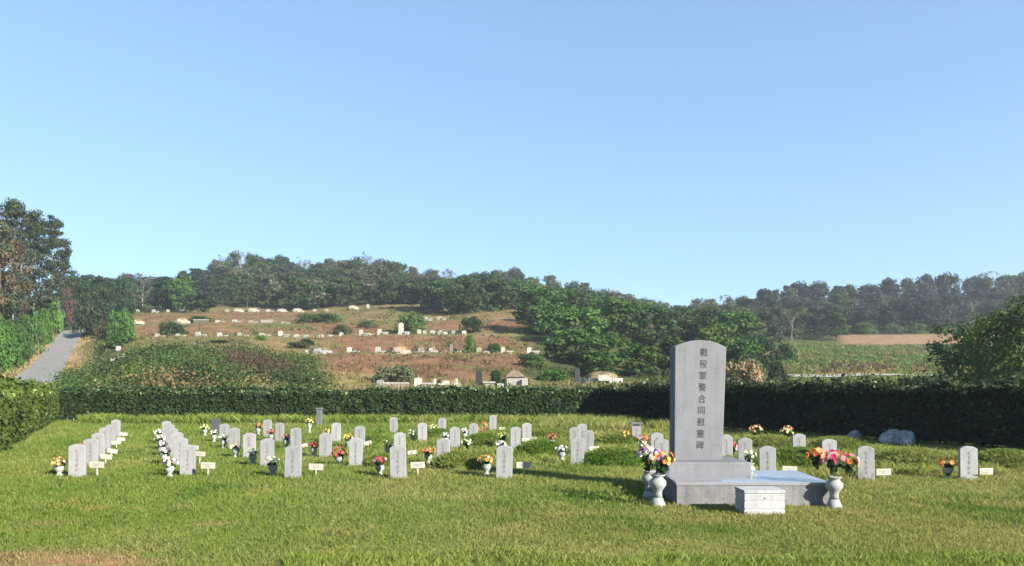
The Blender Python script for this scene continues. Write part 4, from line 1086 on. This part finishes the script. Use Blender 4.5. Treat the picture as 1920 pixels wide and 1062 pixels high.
def tomb(px, d, w, h, lab, tint=(1, 1, 1), soil=(.17, .13, .06), white=True, posts=False):
    """earth mound held by a ring of dressed stone, with a front slab and a table"""
    p = gpt(px, d); o = empty('mound_tomb', p); tag(o, lab, 'tomb', 'walled mound tombs on the hillside'); r = w / 2
    n = 26; v, f = [], []
    for i in range(8):
        t = i / 7
        for k in range(n):
            a = 6.2832 * k / n; rr = r * .93 * t; v.append((rr * math.cos(a), rr * .85 * math.sin(a), h * (.42 + .58 * math.sqrt(max(0, 1 - t * t))) * (1 + .05 * math.sin(3 * a + px)) if i < 7 else -.1))
    for i in range(7):
        for k in range(n): f.append((i * n + k, (i + 1) * n + k, (i + 1) * n + (k + 1) % n, i * n + (k + 1) % n))
    col = np.tile(np.array(soil) * .62, (len(v), 1)) * (.8 + .4 * np.random.default_rng(int(px)).random((len(v), 1)))
    link('mound', np_mesh('mound', v, f, M['ground'], col, True), o)
    ring = MB(); m = 22
    for k in range(m):
        a = 6.2832 * (k + .5) / m; ring.box((r * math.cos(a), r * .88 * math.sin(a), h * .21), (2 * 3.1416 * r / m * .97, .22, h * .50), rot=('Z', a + 1.5708), bevel=.02)
    q = link('retaining_wall', ring.mesh('retaining_wall', M['tomb']), o); q.color = (*tint, 1)
    if white:
        q = link('front_slab', MB().box((0, -r * .95 - .14, h * .33), (w * .30, .20, h * .74), bevel=.03).mesh('front_slab', M['tomb']), o); q.color = (*(min(1.1, t * 1.1) for t in tint), 1)
        q = link('table', MB().box((0, -r * .95 - .75, .34), (1.2, .75, .16), bevel=.02).box((0, -r * .95 - .75, .12), (.8, .5, .34)).mesh('table', M['tomb']), o); q.color = (*tint, 1)
    if posts:
        for s in (-1, 1):
            q = link('side_post', MB().box((s * w * .44, -r * .9 - .3, h * .42), (.22, .22, h * .95), bevel=.03).mesh('side_post', M['tomb']), o); q.color = (*tint, 1)
WH, CR, PK, GY = (1.12, 1.12, 1.10), (1.05, 1.0, .85), (1.0, .82, .74), (.72, .72, .74)
# lowest terrace, just above the hedge
tomb(1128, 70, 3.7, 1.15, 'wide mound tomb with white stone wall at the right end of the lowest terrace', WH, (.26, .20, .12))
hill_stone(1082, 69, .50, 1.55, 'dark upright pillar left of the wide white walled tomb', dark=True)
hill_stone(898, 69, .60, 1.55, 'dark upright pillar on the lowest terrace, beside a small white table', dark=True, tbl=1)
tomb(838, 68, 2.2, .95, 'small brown mound tomb with white posts on the lowest terrace', WH, (.20, .13, .07), posts=True)
hill_stone(784, 67, .70, .95, 'bulky white headstone at the right end of the low white wall', WH, tbl=1)
o = empty('gabled_tomb', gpt(966, 69)); tag(o, 'tomb with sloping tan gable top and pale walls on the lowest terrace', 'tomb')
q = link('wall', MB().box((0, 0, .40), (1.55, 1.3, .9), bevel=.03).mesh('wall', M['tomb']), o); q.color = (.9, .86, .84, 1)
q = link('roof', MB().prism([(-.95, .86), (.95, .86), (.2, 1.45), (-.35, 1.45)], -.8, .8, .02).mesh('roof', M['tomb']), o); q.color = (.62, .50, .40, 1)
hill_stone(984, 68, .50, .8, 'white square headstone right of the gabled tomb', WH)
hill_stone(938, 67, .55, .35, 'small low white stone left of the gabled tomb', WH)
o = empty('low_wall', gpt(742, 66)); tag(o, 'long low white slab wall on the lowest terrace behind the hedge', 'wall')
q = link('coping', MB().box((0, 0, .42), (2.3, .35, .14), bevel=.02).mesh('coping', M['tomb']), o); q.color = (1.1, 1.08, .95, 1)
q = link('body', MB().box((0, 0, .12), (2.2, .25, .50), bevel=.02).mesh('body', M['tomb']), o); q.color = (.7, .66, .58, 1)
hill_stone(713, 66, .60, .70, 'round grey stone at the left end of the low white wall', GY)
# second terrace
tomb(601, 107, 3.2, 1.15, 'grey fronted mound tomb at the left end of the second terrace', (.80, .80, .90), (.16, .15, .09))
tomb(748, 108, 3.1, 1.35, 'tan mound tomb with pink stone ring in the middle of the second terrace', PK, (.32, .20, .11))
tomb(788, 109, 1.5, 1.35, 'left one of two grey white tombs side by side on the second terrace', GY, (.2, .16, .09))
tomb(809, 109, 1.7, 1.35, 'right one of two grey white tombs side by side on the second terrace', (.85, .85, .86), (.2, .16, .09))
tomb(832, 108, 1.3, .6, 'very low pinkish tomb left of the thin pillar on the second terrace', PK, (.25, .15, .09), white=False)
hill_stone(846, 108, .42, 1.45, 'thin grey pillar on the second terrace', (.62, .62, .64))
for px, w_, h_, lab, t_, tb in (
    (577, .6, .6, 'small white stone at the far left of the second terrace', WH, 0),
    (655, .70, 1.05, 'white headstone right of the grey fronted tomb', WH, 1),
    (709, .72, 1.1, 'white round headstone left of the tan mound tomb', WH, 1),
    (861, .6, .55, 'small white block right of the thin pillar', WH, 0),
    (898, .66, 1.0, 'cream headstone below the clipped round shrub', (1.0, 1.0, .72), 0),
    (912, .8, .40, 'low white block right of the cream headstone', WH, 0),
    (943, .62, 1.05, 'cream headstone on the right of the second terrace', CR, 1),
    (992, .66, 1.0, 'white headstone at the far right end of the second terrace', WH, 1)):
    hill_stone(px, 108.5, w_, h_, lab, t_, tbl=tb)
# third terrace
for i, (px, d, w_, h_, tb) in enumerate(((295, 133, .8, .9, 1), (333, 133, .7, .8, 1), (371, 133, .85, 1.05, 1), (412, 133, .8, 1.0, 1), (450, 132, .8, .95, 1), (491, 132, .9, .8, 1), (526, 132, .75, 1.2, 1), (640, 132, .65, .85, 0), (677, 132, .65, 1.15, 1), (712, 132, .75, 1.1, 1))):
    hill_stone(px, d, w_, h_, f'{ORD[i]} headstone from left of the pale row along the third terrace', (WH, CR, PK)[2 if i == 0 else (1 if i in (1, 4, 5) else 0)], tbl=tb)
hill_stone(752, 132, .85, 2.1, 'tallest white headstone of the third terrace', WH, tbl=1)
for px, w_, h_, lab, t_ in ((786, .7, .95, 'cream stone right of the tallest white headstone', CR), (796, .6, .85, 'cream block beside another right of the tallest headstone', CR), (811, .85, .8, 'rounded white stone left of the white walled tomb', WH), (850, .7, .8, 'grey stone left of the dark pole on the third terrace', GY), (870, .75, .75, 'white stone right of the dark pole on the third terrace', WH)):
    hill_stone(px, 133, w_, h_, lab, t_)
tomb(827, 134, 2.0, 1.05, 'white walled tomb on the right of the third terrace', WH, (.16, .15, .08))
hill_stone(862, 134, .32, 2.0, 'thin dark pole on the right of the third terrace', dark=True)
tomb(690, 135, 1.8, .8, 'low olive mound tomb on the third terrace', CR, (.17, .14, .07), white=False)
for i, (px, d_) in enumerate(((556, 131), (574, 132), (602, 131), (620, 133))):
    hill_stone(px, d_, .8, .55, f'{ORD[i]} of four low white stones left of the plain third terrace headstones', WH)
# fourth terrace
tomb(258, 158, 2.6, 1.2, 'brown mound tomb at the far left of the fourth terrace', CR, (.22, .16, .09))
tomb(342, 160, 3.0, 1.4, 'tan mound tomb with pale stones left of the stone line', CR, (.27, .20, .12))
for i, (px, w_, h_, t_, tb) in enumerate(((408, .9, .8, CR, 1), (440, .9, .95, WH, 1), (470, .8, .8, CR, 1), (531, .8, .7, PK, 1), (797, .9, 1.0, WH, 1), (824, .9, .9, PK, 1))):
    hill_stone(px, 161, w_, h_, ('%s headstone from left on the fourth terrace' % ORD[i]) if i < 4 else ('white headstone right of the loose bush on the fourth terrace', 'pink headstone at the right end of the fourth terrace')[i - 4], t_, tbl=tb)
o = empty('low_wall', gpt(501, 161)); tag(o, 'grey stone wall with upright pillars on the fourth terrace', 'wall')
q = link('body', MB().box((0, 0, .45), (2.6, .3, 1.0), bevel=.03).mesh('body', M['tomb']), o); q.color = (.82, .76, .70, 1)
for s in (-1, 1):
    q = link('pillar', MB().box((s * 1.42, 0, .55), (.26, .36, 1.25), bevel=.03).mesh('pillar', M['tomb']), o); q.color = (.45, .42, .40, 1)
o = empty('low_wall', gpt(377, 162)); tag(o, 'thin pale stone line under the pale green bush on the fourth terrace', 'wall')
q = link('coping', MB().box((0, 0, .9), (3.4, .3, .16), bevel=.03).mesh('coping', M['tomb']), o)
q = link('body', MB().box((0, 0, .38), (3.2, .24, .9), bevel=.03).mesh('body', M['tomb']), o); q.color = (.35, .36, .28, 1)
# top terrace
for i, (px, w_) in enumerate(((447, 3.3), (474, 3.4), (528, 3.4), (558, 3.6), (661, 3.2))):
    tomb(px, 203, w_, 1.3, f'{ORD[i]} walled mound tomb from left on the top terrace', CR if i != 2 else WH, (.30, .25, .17))
for i, (px, w_, t_) in enumerate(((258, .9, CR), (288, .9, WH), (315, .8, CR), (340, 1.1, WH), (425, .9, CR), (503, 1.0, WH), (590, .9, CR), (612, .9, CR), (690, .7, WH))):
    hill_stone(px, 202, w_, 1.0 if i != 8 else 1.3, f'{ORD[i]} small headstone from left along the top terrace', t_, tbl=1 if i in (1, 3, 5) else 0)
# two stones on the tan soil by the lane
hill_stone(222, 105, .6, .7, 'small white stone in the bushes right of the lane', WH)
hill_stone(214, 90, .75, .5, 'low pale stone on tan soil above the scrub', CR, tbl=1)

# ------------------------------------------------------------------ the air between here and the ridge
hz = link('haze', MB().box((0, 150, 48), (1100, 520, 104)).mesh('haze', bpy.data.materials.new('haze'))); tag(hz, kind='stuff')
m = hz.data.materials[0]; m.use_nodes = True; n = m.node_tree
for q in list(n.nodes):
    if q.type != 'OUTPUT_MATERIAL': n.nodes.remove(q)
pv = nd(n, 'ShaderNodeVolumePrincipled'); pv.inputs['Color'].default_value = (.72, .80, .92, 1); pv.inputs['Density'].default_value = .00035; pv.inputs['Anisotropy'].default_value = .2
n.links.new(pv.outputs[0], n.nodes['Material Output'].inputs['Volume'])
